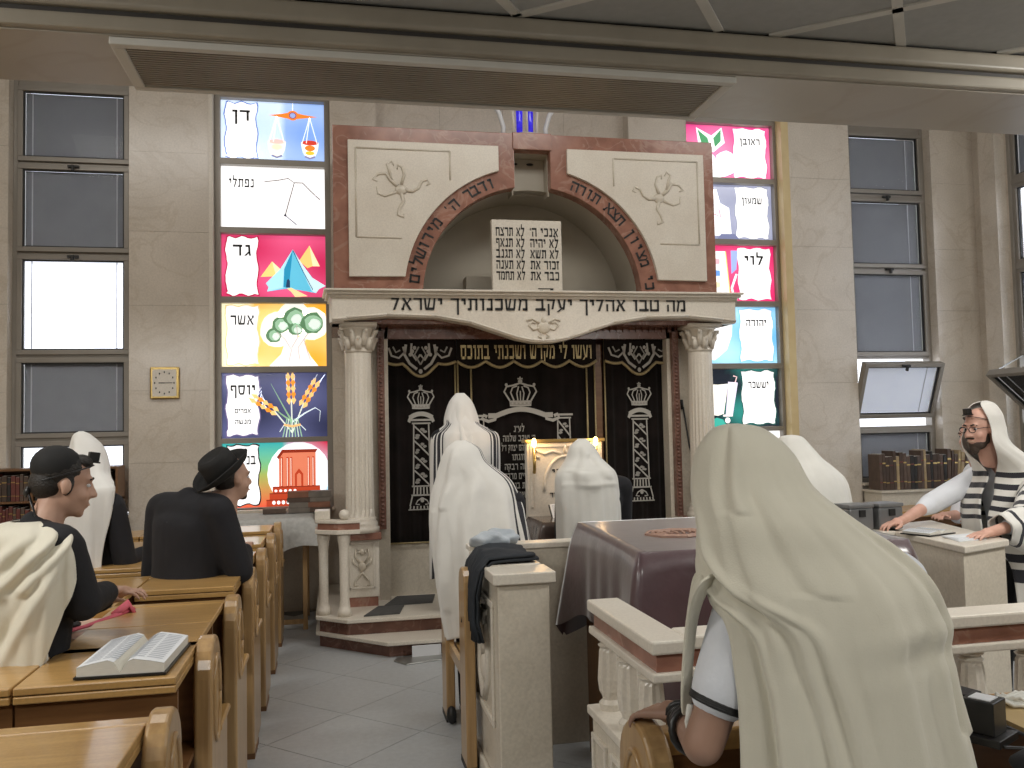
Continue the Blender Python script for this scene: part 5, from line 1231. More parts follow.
def add_face(root, M, skin, brow=HAIR):
    for s_ in (-1, 1):
        mb = MB(); mb.M = M; mb.ell((s_*.031, .0755, .004), (.012, .009, .0065), 12, 8); e = mb.build('eye', TAPE, root, smooth=True)
        mb = MB(); mb.M = M; mb.ell((s_*.031, .0825, .004), (.0055, .003, .0055), 10, 6); mb.build('iris', BLACK, e, smooth=True)
        mb = MB(); mb.M = M; mb.tube([(s_*.015, .089, .026), (s_*.032, .088, .031), (s_*.050, .076, .025)], [.004, .005, .003], 6); mb.build('eyebrow', brow, root, smooth=True)
    mb = MB(); mb.M = M; mb.tube([(-.022, .090, -.068), (0, .096, -.067), (.022, .090, -.068)], [.003, .0045, .003], 6); mb.build('lips', PINKW, root, smooth=True)
def add_hand(mb, w, d, up, side, curl=.35, spread=.10):
    """w wrist, d pointing direction, up = back of the hand, side = +1 thumb on the right when seen along d with up up"""
    d = Vector(d).normalized(); up = Vector(up); up = (up-d*up.dot(d)).normalized(); r = d.cross(up)*1.0; w = Vector(w)
    mb.cap(w, .026, w+d*.03, .030, flat=.7)
    for k in range(4):
        o = (k-1.5)*.0185; mb.cap(w+d*.01+r*o*.6, .015, w+d*.082+r*o*1.12, .0125)
    for k, L in enumerate((.066, .078, .073, .056) if side < 0 else (.056, .073, .078, .066)):
        o = (k-1.5)*.0205; p = w+d*.085+r*o*1.1; dd = (d+r*spread*(k-1.5)).normalized(); a = curl*.5
        pts = [p]
        for seg in (.46, .31, .23):
            v = dd*math.cos(a)-up*math.sin(a); pts.append(pts[-1]+v*L*seg); a += curl
        mb.chain(pts, [.0095, .0088, .0078, .0065])
    t0 = w+d*.025+r*.024*side; t1 = t0+(d*.5+r*side*.8-up*.2).normalized()*.040; t2 = t1+(d*.85+r*side*.35-up*.25).normalized()*.030; t3 = t2+(d-up*.2).normalized()*.022
    mb.chain([t0, t1, t2, t3], [.014, .0115, .0100, .008])
def catmull(A, t):
    n = len(A)-1; x = t*n; i = min(int(x), n-1); f = x-i
    p0, p1, p2, p3 = A[max(i-1, 0)], A[i], A[i+1], A[min(i+2, n)]
    return .5*((2*p1)+(-p0+p2)*f+(2*p0-5*p1+4*p2-p3)*f*f+(-p0+3*p1-3*p2+p3)*f**3)
def drape(name, m, parent, secs, nth=90, nz=70, amp=.018, ks=(9, 14), ph=(0, 1.3), skew=1.0, thick=.005, hem=.012, start=.25, kind=None, sharp=.7, extra=None):
    """woollen cloth hung round the body. sections, top to bottom: (z, cx, cy, left, right, front, back, from_deg, to_deg);
    degrees run clockwise seen from above: 0 front, 90 right, 180 back, 270 left. Folds deepen towards the hem."""
    A = [np.array(s_, float) for s_ in secs]; vs = []; uv = []
    for j in range(nz+1):
        t = j/nz; z, cx, cy, rl, rr, rf, rb, a0, a1 = catmull(A, t)
        am = amp*max(0, (t-start)/(1-start))**.8
        for i in range(nth+1):
            u = i/nth; th = math.radians(a0+(a1-a0)*u); s_, c_ = math.sin(th), math.cos(th)
            f = .62*math.sin(ks[0]*th+ph[0]+skew*t*2)+.38*math.sin(ks[1]*th+ph[1]-skew*t*1.4)+.2*math.sin(ks[1]*1.9*th+ph[0]*2+t*3)
            f = math.copysign(abs(f)**sharp, f)
            rx = (rr if s_ > 0 else rl); ry = (rf if c_ > 0 else rb); d = am*f
            if extra: d += extra(u, t, th)
            vs.append((cx+s_*(rx+d), cy+c_*(ry+d), z+hem*t*t*math.sin(5*th+1))); uv.append((u, t))
    fs = [(j*(nth+1)+i, j*(nth+1)+i+1, (j+1)*(nth+1)+i+1, (j+1)*(nth+1)+i) for j in range(nz) for i in range(nth)]
    me = bpy.data.meshes.new(name); me.from_pydata(vs, [], fs); me.update()
    l = me.uv_layers.new(name='UVMap')
    for p in me.polygons:
        p.use_smooth = True
        for li in p.loop_indices: l.data[li].uv = uv[me.loops[li].vertex_index]
    me.materials.append(m); o = bpy.data.objects.new(name, me); COL.objects.link(o); setp(o, parent)
    sd = o.modifiers.new('solid', 'SOLIDIFY'); sd.thickness = thick; sd.offset = 0
    if kind: o['kind'] = kind
    return o
def px(loc, y, uL, uR, v, rf, rb, a0, a1, dy=0.0, wl=1.0, wr=1.0):
    """one section of a shawl whose silhouette runs from uL to uR at image row v, for a person standing at depth y"""
    L, R = P(uL, v, y), P(uR, v, y); c = (L.x+R.x)/2; h = (R.x-L.x)/2
    return ((L.z+R.z)/2, c-loc[0], dy, h*wl, h*wr, rf, rb, a0, a1)
def limbs(mb, pts, rs): mb.chain([Vector(p) for p in pts], rs)
def torso(mb, base, pel, che, shw, grow=0.0, neck=True):
    """trunk from hips to shoulders"""
    pel, che = Vector(pel), Vector(che); g = grow
    mb.cap(pel+V(-.07, 0, 0), .115+g, pel+V(.07, 0, 0), .115+g, flat=.9)
    mid = (pel+che)/2
    mb.cap(che+V(-.085, -.01, .0), .105+g, che+V(.085, -.01, .0), .105+g); mb.cap(mid+V(-.06, 0, 0), .10+g, mid+V(.06, 0, 0), .10+g); mb.cap(che+V(-.10, -.02, .065), .075+g, che+V(.10, -.02, .065), .075+g)
    for s_ in (-1, 1):
        mb.cap(pel+V(s_*.06, 0, .03), .105+g, mid+V(s_*.06, .0, 0), .10+g, flat=1); mb.cap(mid+V(s_*.06, 0, 0), .10+g, che+V(s_*.075, 0, 0), .105+g)
        mb.cap(che+V(s_*.06, 0, .06), .085+g, che+V(s_*(shw-.03), -.005, .085), .065+g); mb.cap(che+V(s_*.03, -.02, .10), .06+g*.6, che+V(s_*(shw-.04), -.015, .10), .05+g)
def legs(root, pel, feet, m=TROUS, r=(.095, .07, .055)):
    mb = MB(); pel = Vector(pel)
    for s_, f in zip((-1, 1), feet):
        f = Vector(f); kn = (pel+V(s_*.09, 0, 0)+f)/2+V(0, .03, .02)
        mb.chain([pel+V(s_*.085, 0, -.02), kn, f+V(0, 0, .07)], r)
    mb.cap(pel+V(-.07, 0, 0), .11, pel+V(.07, 0, 0), .11)
    melt(mb, 'trousers', m, root, .018)
    for s_, f in zip((-1, 1), feet):
        f = Vector(f); b = MB(); b.cap(f+V(0, -.03, .04), .038, f+V(0, .10, .033), .036).box(f.x-.04, f.x+.04, f.y-.07, f.y+.14, f.z, f.z+.02); melt(b, 'shoe', LEATHB, root, .012, 3)
def figure(label, loc, yaw=0, pel=(0, 0, .93), che=(0, .02, 1.30), shw=.20, headc=(0, .05, 1.58), hy=0, hp=0, hr=0, armL=None, armR=None, skin=SKIN, top=SHIRTW, topname='shirt', sleeve=(1.0, 1.0),
           feet=((-.11, 0, 0), (.11, 0, 0)), hands=(None, None), voxel=.010, face=True, grow=.012, flare=None, legs_on=True):
    """arms: (elbow, wrist). sleeve: how far down each arm the sleeve runs (0..1 upper arm, 1..2 forearm)"""
    root = thing('person', label, 'person', loc, yaw)
    M = head_M(headc, hy, hp, hr) @ Matrix.Scale(1 if face else .84, 4); b = MB(); add_head(b, M)
    che_ = Vector(che); b.cap(M @ V(0, -.03, -.10), .055, che_+V(0, -.01, .08), .075); torso(b, None, pel, che, shw, -.012)
    t = MB(); torso(t, None, pel, che, shw, grow); t.cap(che_+V(0, -.02, .10), .085, che_+V(0, -.01, .135), .066)
    for s_, arm, sl, hd in ((-1, armL, sleeve[0], hands[0]), (1, armR, sleeve[1], hands[1])):
        sh = che_+V(s_*shw, -.005, .075); el, wr_ = Vector(arm[0]), Vector(arm[1])
        b.chain([sh, el, wr_], [.052, .043, .027])
        d, up, side, curl = hd if hd else ((wr_-el).normalized(), V(0, 0, 1), -s_, .5)
        add_hand(b, wr_, d, up, side, curl)
        e1 = sh+(el-sh)*min(sl, 1); t.cap(sh, .066+grow, e1, .056+grow*.8)
        if sl > 1: t.cap(el, .054+grow*.8, el+(wr_-el)*(sl-1), .040+grow*.6)
    pelv = Vector(pel)
    for s_, f in zip((-1, 1), feet): f = Vector(f); b.chain([pelv+V(s_*.085, 0, 0), (pelv+V(s_*.09, 0, 0)+f)/2+V(0, .02, 0), f+V(0, 0, .06)], [.08, .055, .04])
    if flare:
        for z, rx, ry in flare: pass
        prev = None
        for z, rx, ry in flare:
            for k in range(18):
                a = 2*PI*k/18; q_ = V(pelv.x+rx*math.cos(a)*.6, pelv.y+ry*math.sin(a)*.5, z)
                if prev: pz_, prx, pry = prev; t.cap(V(pelv.x+prx*math.cos(a)*.6, pelv.y+pry*math.sin(a)*.5, pz_), prx*.42, q_, rx*.42)
            prev = (z, rx, ry)
    melt(b, 'body', skin, root, voxel, 4); melt(t, topname, top, root, .012, 14 if flare else 4)
    if face: add_face(root, M, skin)
    if legs_on: legs(root, pel, feet)
    root['x'] = 0; del root['x']
    return root, M
def part(root, M, name, m, fn, smooth=True, bevel=0):
    b = MB(); b.M = M; fn(b); return b.build(name, m, root, smooth=smooth, bevel=bevel)
def melted(root, M, name, m, fn, voxel=.008, sm=3):
    b = MB(); b.M = M; fn(b); return melt(b, name, m, root, voxel, sm)
def head_box(root, M, straps=True):
    """black prayer box on the forehead with its strap round the head"""
    def box(b): b.box(-.022, .022, .062, .106, .088, .094); b.box(-.017, .017, .066, .102, .094, .128)
    o = part(root, M, 'head_box', LEATHB, box, False, .002)
    if straps:
        part(root, M, 'strap', LEATHB, lambda b: b.tube([(.0815*math.sin(a), -.014+.1005*math.cos(a), .080-.085*(1-math.cos(a))/2) for a in np.linspace(0, 2*PI, 25)], .0045, 6, flat=.5))
def fringe(root, pts, n=10, L=.06, seed=1, name='fringe'):
    """knotted tassels along a hem"""
    rr = random.Random(seed); b = MB(); P_ = [Vector(p) for p in pts]
    for k in range(n):
        x = k/(n-1)*(len(P_)-1); i = min(int(x), len(P_)-2); p = P_[i].lerp(P_[i+1], x-i)
        q_ = p+V(rr.uniform(-.012, .012), rr.uniform(-.012, .012), -L*rr.uniform(.6, 1)); b.tube([p, (p+q_)/2+V(rr.uniform(-.01, .01), rr.uniform(-.01, .01), 0), q_], [.007, .008, .004], 5)
    return b.build(name, FRINGE, root, smooth=True)
NAVYS = (.02, .02, .028)
def creases(lst):
    """soft ridges running down a shawl: (t0, u0, t1, u1, width, height)"""
    def fn(u, t, th):
        d = 0
        for t0, u0, t1, u1, w_, h in lst:
            if t0 <= t <= t1: f = (t-t0)/(t1-t0); x = (u-u0-(u1-u0)*f)/w_; d += h*(math.exp(-x*x)-.7*math.exp(-(x-1.8)**2))*min(1, f*6)*min(1, (1-f)*8+.3)
        return d
    return fn
# ------------------------------------------------------------------ A: the tall man in the cream shawl, back to the camera
ya = 1.72; la = (1.05, ya, 0)
def W(p): return Vector(p)-Vector(la)
shA = P(717, 590, 1.69); elA = P(703, 745, 1.74); wrA = Vector((.80, 1.985, 1.015))
A, MA = figure('man under a cream prayer shawl, back to the camera, hand on the pew end', la, pel=(.06, -.02, .92), che=(.0, .03, 1.26), shw=.168, headc=(-.155, .12, 1.535), hy=.25, hp=-.25,
               armL=(W(elA), W(wrA)), armR=((.20, .10, 1.02), (.10, .28, .98)), sleeve=(.66, .9), hands=(((-.55, .8, -.12), (0, 0, 1), 1, .55), None), skin=SKINT, voxel=.007, face=True)
b = MB(); s0 = V(-.168, .025, 1.335); c_ = s0.lerp(W(elA), .715); dd = (W(elA)-s0).normalized(); u_ = dd.cross(V(0, 1, 0)).normalized(); v_ = u_.cross(dd)
for k in range(3): b.tube([c_+dd*(.004*k)+(u_*math.cos(a)+v_*math.sin(a))*.0565 for a in np.linspace(0, 2*PI, 25)], .005, 6)
b.build('sleeve_band', BLACK, A, smooth=True)
b = MB()
for k in range(5):
    c0 = W(elA).lerp(W(wrA), .42+.13*k); ax = (W(wrA)-W(elA)).normalized(); u_ = ax.cross(V(0, 0, 1)).normalized(); v_ = u_.cross(ax); r_ = .046-.0042*k
    b.tube([c0+u_*r_*math.cos(a)+v_*r_*math.sin(a)+ax*.012*math.sin(a+k) for a in np.linspace(0, 2*PI, 17)], .008, 6)
b.build('arm_strap', LEATHB, A, smooth=True)
def sA(uL, uR, v, rf, rb, a0, a1, dy=0, wl=1, wr=1): return px(la, ya, uL, uR, v, rf, rb, a0, a1, dy, wl, wr)
secs = [sA(750, 758, 424, .01, .01, 20, 340, .10), sA(732, 782, 430, .06, .05, 35, 325, .09), sA(716, 806, 455, .12, .10, 45, 315, .08), sA(709, 822, 490, .15, .12, 48, 312, .06),
        sA(708, 852, 520, .17, .14, 48, 310, .03), sA(708, 892, 550, .18, .155, 45, 306, .02), sA(711, 918, 580, .18, .165, 40, 292, .0), sA(719, 928, 612, .18, .17, 38, 264, -.01, 1.0),
        sA(724, 934, 655, .18, .175, 38, 259, -.01, 1.0), sA(728, 942, 700, .18, .18, 38, 258, -.01), sA(730, 958, 768, .19, .19, 38, 258, -.01), sA(730, 975, 880, .20, .20, 38, 258, -.01), sA(730, 1000, 990, .21, .21, 38, 258, 0)]
def foldA(u, t, th):
    d = 0
    for (t0, u0, t1, u1, w_, h) in ((.26, .86, .95, .74, .018, .016), (.36, .93, 1.0, .86, .015, .014), (.30, .30, .78, .40, .022, .014), (.04, .60, .30, .66, .03, .010), (.45, .80, 1, .66, .02, .012), (.35, .18, 1, .20, .025, .013), (.2, .55, .5, .62, .03, .007)):
        if t0 <= t <= t1:
            f = (t-t0)/(t1-t0); c = u0+(u1-u0)*f; x = (u-c)/w_
            d += h*math.exp(-x*x)*min(1, f*5)*(1-.2*f)-h*.8*math.exp(-((u-c-w_*1.7)/w_)**2)*min(1, f*5)
    d -= .007*math.exp(-((t-.645)/.022)**2)*math.exp(-((u-.47)/.16)**2); d += .006*math.exp(-((t-.605)/.022)**2)*math.exp(-((u-.47)/.16)**2)
    return d
drape('prayer_shawl', CREAMT, A, secs, nth=170, nz=130, amp=.012, ks=(8, 13), ph=(.4, 2.0), start=.15, extra=foldA, thick=.004)
# the end of the shawl gathered over the left shoulder and hanging in front
b = MB(); n = 10; rowsS = []
for (u, v, y, w_, d_) in ((722, 572, 1.78, .03, .02), (713, 574, 1.75, .045, .02), (704, 581, 1.73, .05, .02), (698, 596, 1.75, .045, .03), (693, 620, 1.79, .04, .04), (690, 650, 1.81, .04, .04), (687, 690, 1.82, .035, .03), (688, 712, 1.82, .035, .03)):
    c = W(P(u, v, y)); rowsS.append((c, w_, d_))
vs = []
for i, (c, w_, d_) in enumerate(rowsS):
    for j in range(n+1):
        f = j/n-.5; q_ = i/(len(rowsS)-1)
        dirv = V(.15, .95, -.1) if i < 3 else V(.35, .9, 0)
        vs.append(c+dirv*(w_*2*f)+V(0, 0, .014*math.sin(14*f+i*.5) if i < 4 else 0)+V(-.012*math.cos(13*f), 0, 0))
b.add(vs, [(i*(n+1)+j, i*(n+1)+j+1, (i+1)*(n+1)+j+1, (i+1)*(n+1)+j) for i in range(len(rowsS)-1) for j in range(n)])
o = b.build('shawl_end', CREAMT, A, smooth=True); sd = o.modifiers.new('s', 'SOLIDIFY'); sd.thickness = .008; ss = o.modifiers.new('ss', 'SUBSURF'); ss.levels = ss.render_levels = 2
fringe(A, [W(P(690, 705, 1.76)), W(P(690, 722, 1.84))], 6, .05, 3)
# ------------------------------------------------------------------ B: the young man with the prayer box, facing right
lb_ = (-1.0, 3.47, 0); hb = P(64, 484, 3.47)-Vector(lb_); yb = -math.radians(50)
Rb = Matrix.Rotation(-yb, 4, 'Z')
hB = Rb @ hb
B, MB_ = figure('young man in black shirt with cream shawl on his shoulders, facing right', lb_, yb, pel=(0, -.10, .90), che=(.0, -.05, 1.245), shw=.18, headc=hB, hy=-.25, hp=-.16, armL=((-.22, .08, 1.02), (-.04, .22, 1.08)), armR=((.215, .0, 1.125), (.06, .17, 1.12)),
                  skin=SKIN, top=SHIRTB, sleeve=(1.9, 1.9), voxel=.007, grow=.012)
part(B, MB_, 'hair', HAIR, lambda b: b.ell((0, -.022, .045), (.080, .094, .080), 20, 12).ell((0, -.055, .0), (.070, .062, .065), 18, 10).ell((.062, .0, .005), (.018, .022, .045)).ell((-.062, .0, .005), (.018, .022, .045)).ell((0, .045, .085), (.055, .04, .03)))
part(B, MB_, 'skullcap', FELT, lambda b: b.ell((0, -.035, .062), (.082, .088, .076), 20, 12))
head_box(B, MB_)
part(B, MB_, 'strap_knot', LEATHB, lambda b: b.ell((0, -.115, -.04), (.015, .012, .02)).tube([(.02, -.11, -.05), (.04, -.08, -.12), (.07, -.02, -.2)], .007, 6, flat=.5))
secs = [(1.405, .0, -.07, .07, .07, .03, .075, 80, 270), (1.395, .0, -.075, .12, .13, .06, .105, 60, 280), (1.36, .0, -.08, .20, .225, .10, .145, 45, 290), (1.27, .0, -.085, .245, .27, .12, .165, 62, 290), (1.10, .0, -.09, .265, .285, .13, .18, 92, 290), (.90, .0, -.09, .28, .27, .14, .20, 112, 290), (.70, .0, -.09, .30, .29, .15, .22, 114, 290), (.45, .0, -.09, .31, .30, .16, .23, 114, 290)]
def foldB(u, t, th):
    d = 0
    for (t0, u0, t1, u1, w_, h) in ((.08, .12, .62, .40, .035, .026), (.12, .03, .50, .25, .03, .022), (.2, .35, 1, .50, .035, .02), (.1, .7, 1, .66, .04, .02), (.35, .15, 1, .22, .03, .02)):
        if t0 <= t <= t1: f = (t-t0)/(t1-t0); x = (u-u0-(u1-u0)*f)/w_; d += h*(math.exp(-x*x)-.7*math.exp(-(x-1.7)**2))*min(1, f*5)
    return d
drape('prayer_shawl', CREAMT, B, secs, nth=130, nz=90, amp=.016, ks=(9, 15), ph=(1, .2), start=.05, extra=foldB)
a_ = math.radians(106)
fringe(B, [(.255*math.sin(a_), -.09+.2*math.cos(a_)*.8, z) for z in (1.12, .95, .78, .6)], 12, .05, 5)
# ------------------------------------------------------------------ C: hooded man by the left window
lc = (-1.455, 5.6, 0)
C_, MC = figure('man hooded in a white prayer shawl standing by the left window', lc, -.55, che=(0, .02, 1.22), headc=(0, .05, 1.54), armL=((-.24, .08, .98), (-.12, .30, .99)), armR=((.26, .06, .96), (.20, .30, .99)), top=COATB, topname='coat', sleeve=(1.85, 1.85), face=False)
def WC(uL, uR, v, rf, rb, a0, a1, dy=0):
    s_ = px(lc, 5.6, uL, uR, v, rf, rb, a0, a1, dy); return s_
secs = [(1.735, -.02, .0, .010, .010, .012, .012, 20, 340), (1.71, -.02, .01, .038, .038, .06, .06, 40, 320), (1.64, -.01, .03, .078, .078, .11, .10, 45, 315), (1.55, 0, .03, .105, .105, .13, .13, 48, 312), (1.48, 0, .01, .14, .14, .14, .16, 52, 308), (1.425, 0, -.01, .205, .21, .13, .17, 70, 290), (1.36, 0, -.02, .235, .245, .13, .18, 88, 280), (1.05, 0, -.02, .245, .245, .14, .19, 108, 280), (.80, 0, -.02, .25, .25, .15, .20, 112, 280), (.55, 0, -.02, .26, .255, .15, .20, 114, 280)]
drape('prayer_shawl', WHITET, C_, secs, amp=.014, ks=(7, 12), ph=(2, 1), extra=creases([(.15, .45, .8, .36, .05, .014), (.2, .6, 1, .66, .05, .012)]))
part(C_, MC, 'hair', HAIR, lambda b: b.ell((0, -.02, .045), (.076, .096, .080)))
# ------------------------------------------------------------------ D: man in the black hat and coat
ld = (-.76, 4.98, 0); yd = -math.radians(38)
hD = Matrix.Rotation(-yd, 4, 'Z') @ (P(232, 479, 4.98)-Vector(ld))
D, MD = figure('man in a black hat and long black coat, seen from behind', ld, yd, pel=(0, -.02, .93), che=(0, .0, 1.225), shw=.205, headc=hD, hy=-.30, hp=.05, armL=((-.27, .0, .93), (-.17, .16, .86)), armR=((.275, .08, .97), (.10, .30, 1.05)), top=COATB, topname='coat', sleeve=(1.9, 1.9), grow=.022,
               flare=((1.22, .20, .13), (.98, .20, .15), (.80, .22, .17), (.55, .245, .19)))
part(D, MD, 'hair', HAIR, lambda b: b.ell((0, -.035, .02), (.077, .082, .085)))
melted(D, MD, 'beard', BEARD, lambda b: b.ell((0, .062, -.098), (.030, .020, .024)).ell((0, .05, -.10), (.03, .02, .02)))
HM = MD @ Matrix.Rotation(.62, 4, 'X')
hat = part(D, HM, 'hat', FELT, lambda b: b.lathe([(.090, .05), (.100, .055), (.100, .10), (.096, .155), (.080, .178), (.04, .168), (.0, .16)], (0, -.015, 0), 28))
b = MB(); b.M = HM; vs = []; nn = 40
for lay in (.055, .063):
    for r_, up in ((.09, .0), (.115, .0), (.14, .010), (.155, .03)):
        for k in range(nn):
            a = 2*PI*k/nn; s_ = abs(math.sin(a))
            vs.append((r_*.95*math.sin(a), -.015+r_*1.12*math.cos(a), lay+up*(.6+1.0*s_)+(.015 if math.cos(a) < -.6 else 0)*0))
fs = []
for L_ in (0, 4*nn):
    for j in range(3): fs += [(L_+j*nn+k, L_+j*nn+(k+1) % nn, L_+(j+1)*nn+(k+1) % nn, L_+(j+1)*nn+k) for k in range(nn)]
fs += [(3*nn+k, 3*nn+(k+1) % nn, 7*nn+(k+1) % nn, 7*nn+k) for k in range(nn)]
b.add(vs, fs); b.build('brim', FELT, hat, smooth=True)
part(D, HM, 'hat_band', BLACK, lambda b: b.lathe([(.0965, .064), (.0975, .066), (.0965, .092), (.0955, .094)], (0, -.015, 0), 28))
part(D, None, 'back_seam', BLACK, lambda b: b.tube([(0, -.155, 1.25), (0, -.150, 1.1), (0, -.165, .95), (0, -.19, .75)], .003, 5))
# ------------------------------------------------------------------ E: man on the ark steps
le = (1.045, 7.02, .252)
STR_E = stripe_mat('white_wool_side_stripes', (.80, .79, .76), NAVYS, [(.215, .24), (.255, .285), (.30, .315), (.685, .70), (.715, .745), (.76, .785)], 0)
E_, ME = figure('man in a white shawl with dark side stripes standing highest, on the ark steps', le, 0, che=(0, .02, 1.30), headc=(-.02, .06, 1.585), hp=-.25, armL=((-.20, .12, 1.05), (-.08, .3, 1.1)), armR=((.20, .12, 1.05), (.08, .3, 1.1)), top=COATB, topname='coat', sleeve=(1.9, 1.9), face=False, voxel=.012)
def sE(uL, uR, v, rf, rb, a0, a1, dy=0):
    s_ = list(px(le, 7.02, uL, uR, v, rf, rb, a0, a1, dy)); s_[0] -= le[2]; return tuple(s_)
secs = [sE(458, 464, 394, .01, .01, 20, 340, .05), sE(451, 472, 402, .07, .06, 45, 315, .05), sE(446, 477, 416, .11, .10, 55, 305, .05), sE(445, 480, 424, .12, .12, 60, 300, .03), sE(438, 490, 430, .12, .13, 60, 300, .02), sE(432, 498, 436, .12, .14, 60, 300, .01), sE(431, 499, 455, .14, .15, 60, 300), sE(431, 499, 490, .15, .16, 60, 300), sE(430, 500, 540, .16, .17, 60, 300), sE(430, 501, 575, .16, .17, 60, 300)]
drape('prayer_shawl', STR_E, E_, secs, amp=.014, ks=(7, 12), ph=(0, 2), start=.35)
# a second layer: the hood falls over the striped shoulders
secs = [sE(457, 465, 393, .012, .012, 20, 340, .05), sE(450, 473, 402, .075, .066, 45, 315, .05), sE(445, 479, 418, .115, .108, 50, 310, .05), sE(445, 480, 430, .12, .135, 85, 275, .03), sE(446, 481, 442, .12, .165, 105, 255, .02), sE(448, 481, 458, .12, .178, 125, 235, .01), sE(450, 480, 478, .12, .182, 140, 220, 0)]
drape('hood_fall', WHITET, E_, secs, amp=.008, ks=(6, 11), ph=(1, 2), start=.3, nz=60, extra=creases([(.15, .52, 1, .60, .05, .012), (.2, .40, .9, .34, .05, .010), (.3, .66, .95, .72, .04, .010)]))
# ------------------------------------------------------------------ F: man before the bimah wall
lf = (.88, 5.22, 0)
STR_F = stripe_mat('white_wool_right_stripes', (.79, .775, .73), NAVYS, [(.155, .19), (.215, .245), (.27, .29)], 0)
F_, MF = figure('bowed man in a white shawl, stripes at its right edge, beside the bimah wall', lf, 0, pel=(-.02, -.05, .90), che=(.02, .05, 1.17), headc=(-.10, .13, 1.46), hp=-.45, armL=((-.22, .14, .95), (-.08, .36, 1.0)), armR=((.20, .14, .95), (.10, .36, 1.0)), top=COATB, topname='coat', sleeve=(1.9, 1.9), face=False, voxel=.012, shw=.18)
def sF(uL, uR, v, rf, rb, a0, a1, dy=0, wl=1, wr=1): return px(lf, 5.22, uL, uR, v, rf, rb, a0, a1, dy, wl, wr)
secs = [sF(458, 468, 441, .01, .01, 20, 340, .10), sF(448, 482, 449, .08, .07, 45, 315, .10), sF(442, 490, 463, .12, .11, 50, 310, .09), sF(437, 511, 480, .13, .13, 52, 308, .07), sF(432, 519, 496, .14, .15, 55, 305, .05), sF(430, 524, 518, .15, .165, 62, 298, .02), sF(431, 528, 540, .16, .175, 66, 292, .0), sF(434, 532, 570, .16, .18, 68, 285, -.02), sF(438, 530, 600, .16, .18, 72, 272, -.03), sF(444, 530, 632, .16, .18, 76, 262, -.03)]
def foldF(u, t, th):
    d = 0
    for (t0, u0, t1, u1, w_, h) in ((.25, .48, 1, .68, .045, .028), (.3, .62, .9, .85, .035, .02), (.35, .35, 1, .40, .04, .024), (.1, .6, .5, .72, .04, .016), (.4, .2, 1, .26, .03, .016)):
        if t0 <= t <= t1: f = (t-t0)/(t1-t0); x = (u-u0-(u1-u0)*f)/w_; d += h*(math.exp(-x*x)-.7*math.exp(-(x-1.7)**2))*min(1, f*5)
    return d
drape('prayer_shawl', STR_F, F_, secs, nth=120, nz=90, amp=.012, ks=(7, 12), ph=(.3, 1), start=.2, extra=foldF)
# ------------------------------------------------------------------ G: man at the prayer lectern
lg = (1.76, 5.78, 0)
STR_G = stripe_mat('white_wool_low_stripes', (.77, .76, .71), NAVYS, [(.03, .06), (.085, .10)], 0)
G_, MG = figure('man hooded in a white shawl leading at the candle-lit prayer lectern', lg, 0, che=(0, .02, 1.20), headc=(-.075, .06, 1.445), armL=((-.20, .12, .95), (-.10, .22, 1.10)), armR=((.225, .10, .95), (.12, .22, 1.10)), top=COATB, topname='coat', sleeve=(1.9, 1.9), face=False, voxel=.012)
def sG(uL, uR, v, rf, rb, a0, a1, dy=0): return px(lg, 5.78, uL, uR, v, rf, rb, a0, a1, dy)
secs = [sG(580, 588, 439, .01, .01, 20, 340, .05), sG(572, 596, 447, .08, .07, 50, 310, .05), sG(568, 602, 458, .11, .10, 60, 300, .04), sG(562, 609, 466, .12, .13, 66, 294, .02), sG(556, 615, 474, .13, .15, 70, 290, .0), sG(555, 618, 490, .14, .165, 72, 285), sG(556, 619, 510, .15, .17, 72, 282), sG(557, 620, 545, .15, .17, 72, 282), sG(557, 621, 600, .15, .17, 72, 282)]
creG = creases([(.12, .50, .6, .62, .05, .012), (.2, .40, .55, .34, .05, .012), (.45, .58, .6, .50, .08, .012)])
def seamG(u, t, th): return .010*math.exp(-((t-.58)/.012)**2)*(1 if .25 < u < .78 else 0)
drape('prayer_shawl', STR_G, G_, secs, amp=.010, ks=(6, 11), ph=(.3, 1), start=.25, extra=lambda u, t, th: seamG(u, t, th)+creG(u, t, th))
fringe(G_, [(-.205, .05, 1.22), (-.215, .05, 1.05), (-.215, .05, .85)], 14, .05, 8)
# ------------------------------------------------------------------ H: bowed man beyond the tall man
lh = (2.92, 5.05, 0)
STR_H = stripe_mat('white_wool_shoulder_stripes', (.77, .76, .71), NAVYS, [(.04, .075), (.09, .11), (.125, .15)], 0)
H_, MH = figure('stooping man in a white shawl half hidden behind the cream-shawled man', lh, -.15, pel=(0, -.10, .90), che=(0, .06, 1.20), headc=(-.02, .10, 1.41), hp=-.6, armL=((-.25, .18, .95), (-.10, .36, 1.0)), armR=((.25, .18, .95), (.10, .36, 1.0)), top=COATB, topname='coat', sleeve=(1.9, 1.9), face=False, voxel=.012)
secs = [(1.615, -.03, .12, .01, .01, .01, .01, 20, 340), (1.60, -.03, .12, .07, .07, .08, .07, 45, 315), (1.54, -.02, .11, .11, .11, .12, .11, 50, 310), (1.46, 0, .09, .145, .15, .13, .14, 52, 308), (1.40, 0, .06, .20, .21, .13, .16, 55, 305), (1.32, 0, .03, .26, .27, .14, .17, 62, 298), (1.18, 0, .01, .285, .29, .15, .18, 66, 294), (1.0, 0, .0, .29, .30, .16, .19, 68, 292), (.75, 0, -.02, .30, .305, .16, .19, 70, 290)]
drape('prayer_shawl', STR_H, H_, secs, amp=.014, ks=(7, 12), ph=(1.3, 1), start=.25)
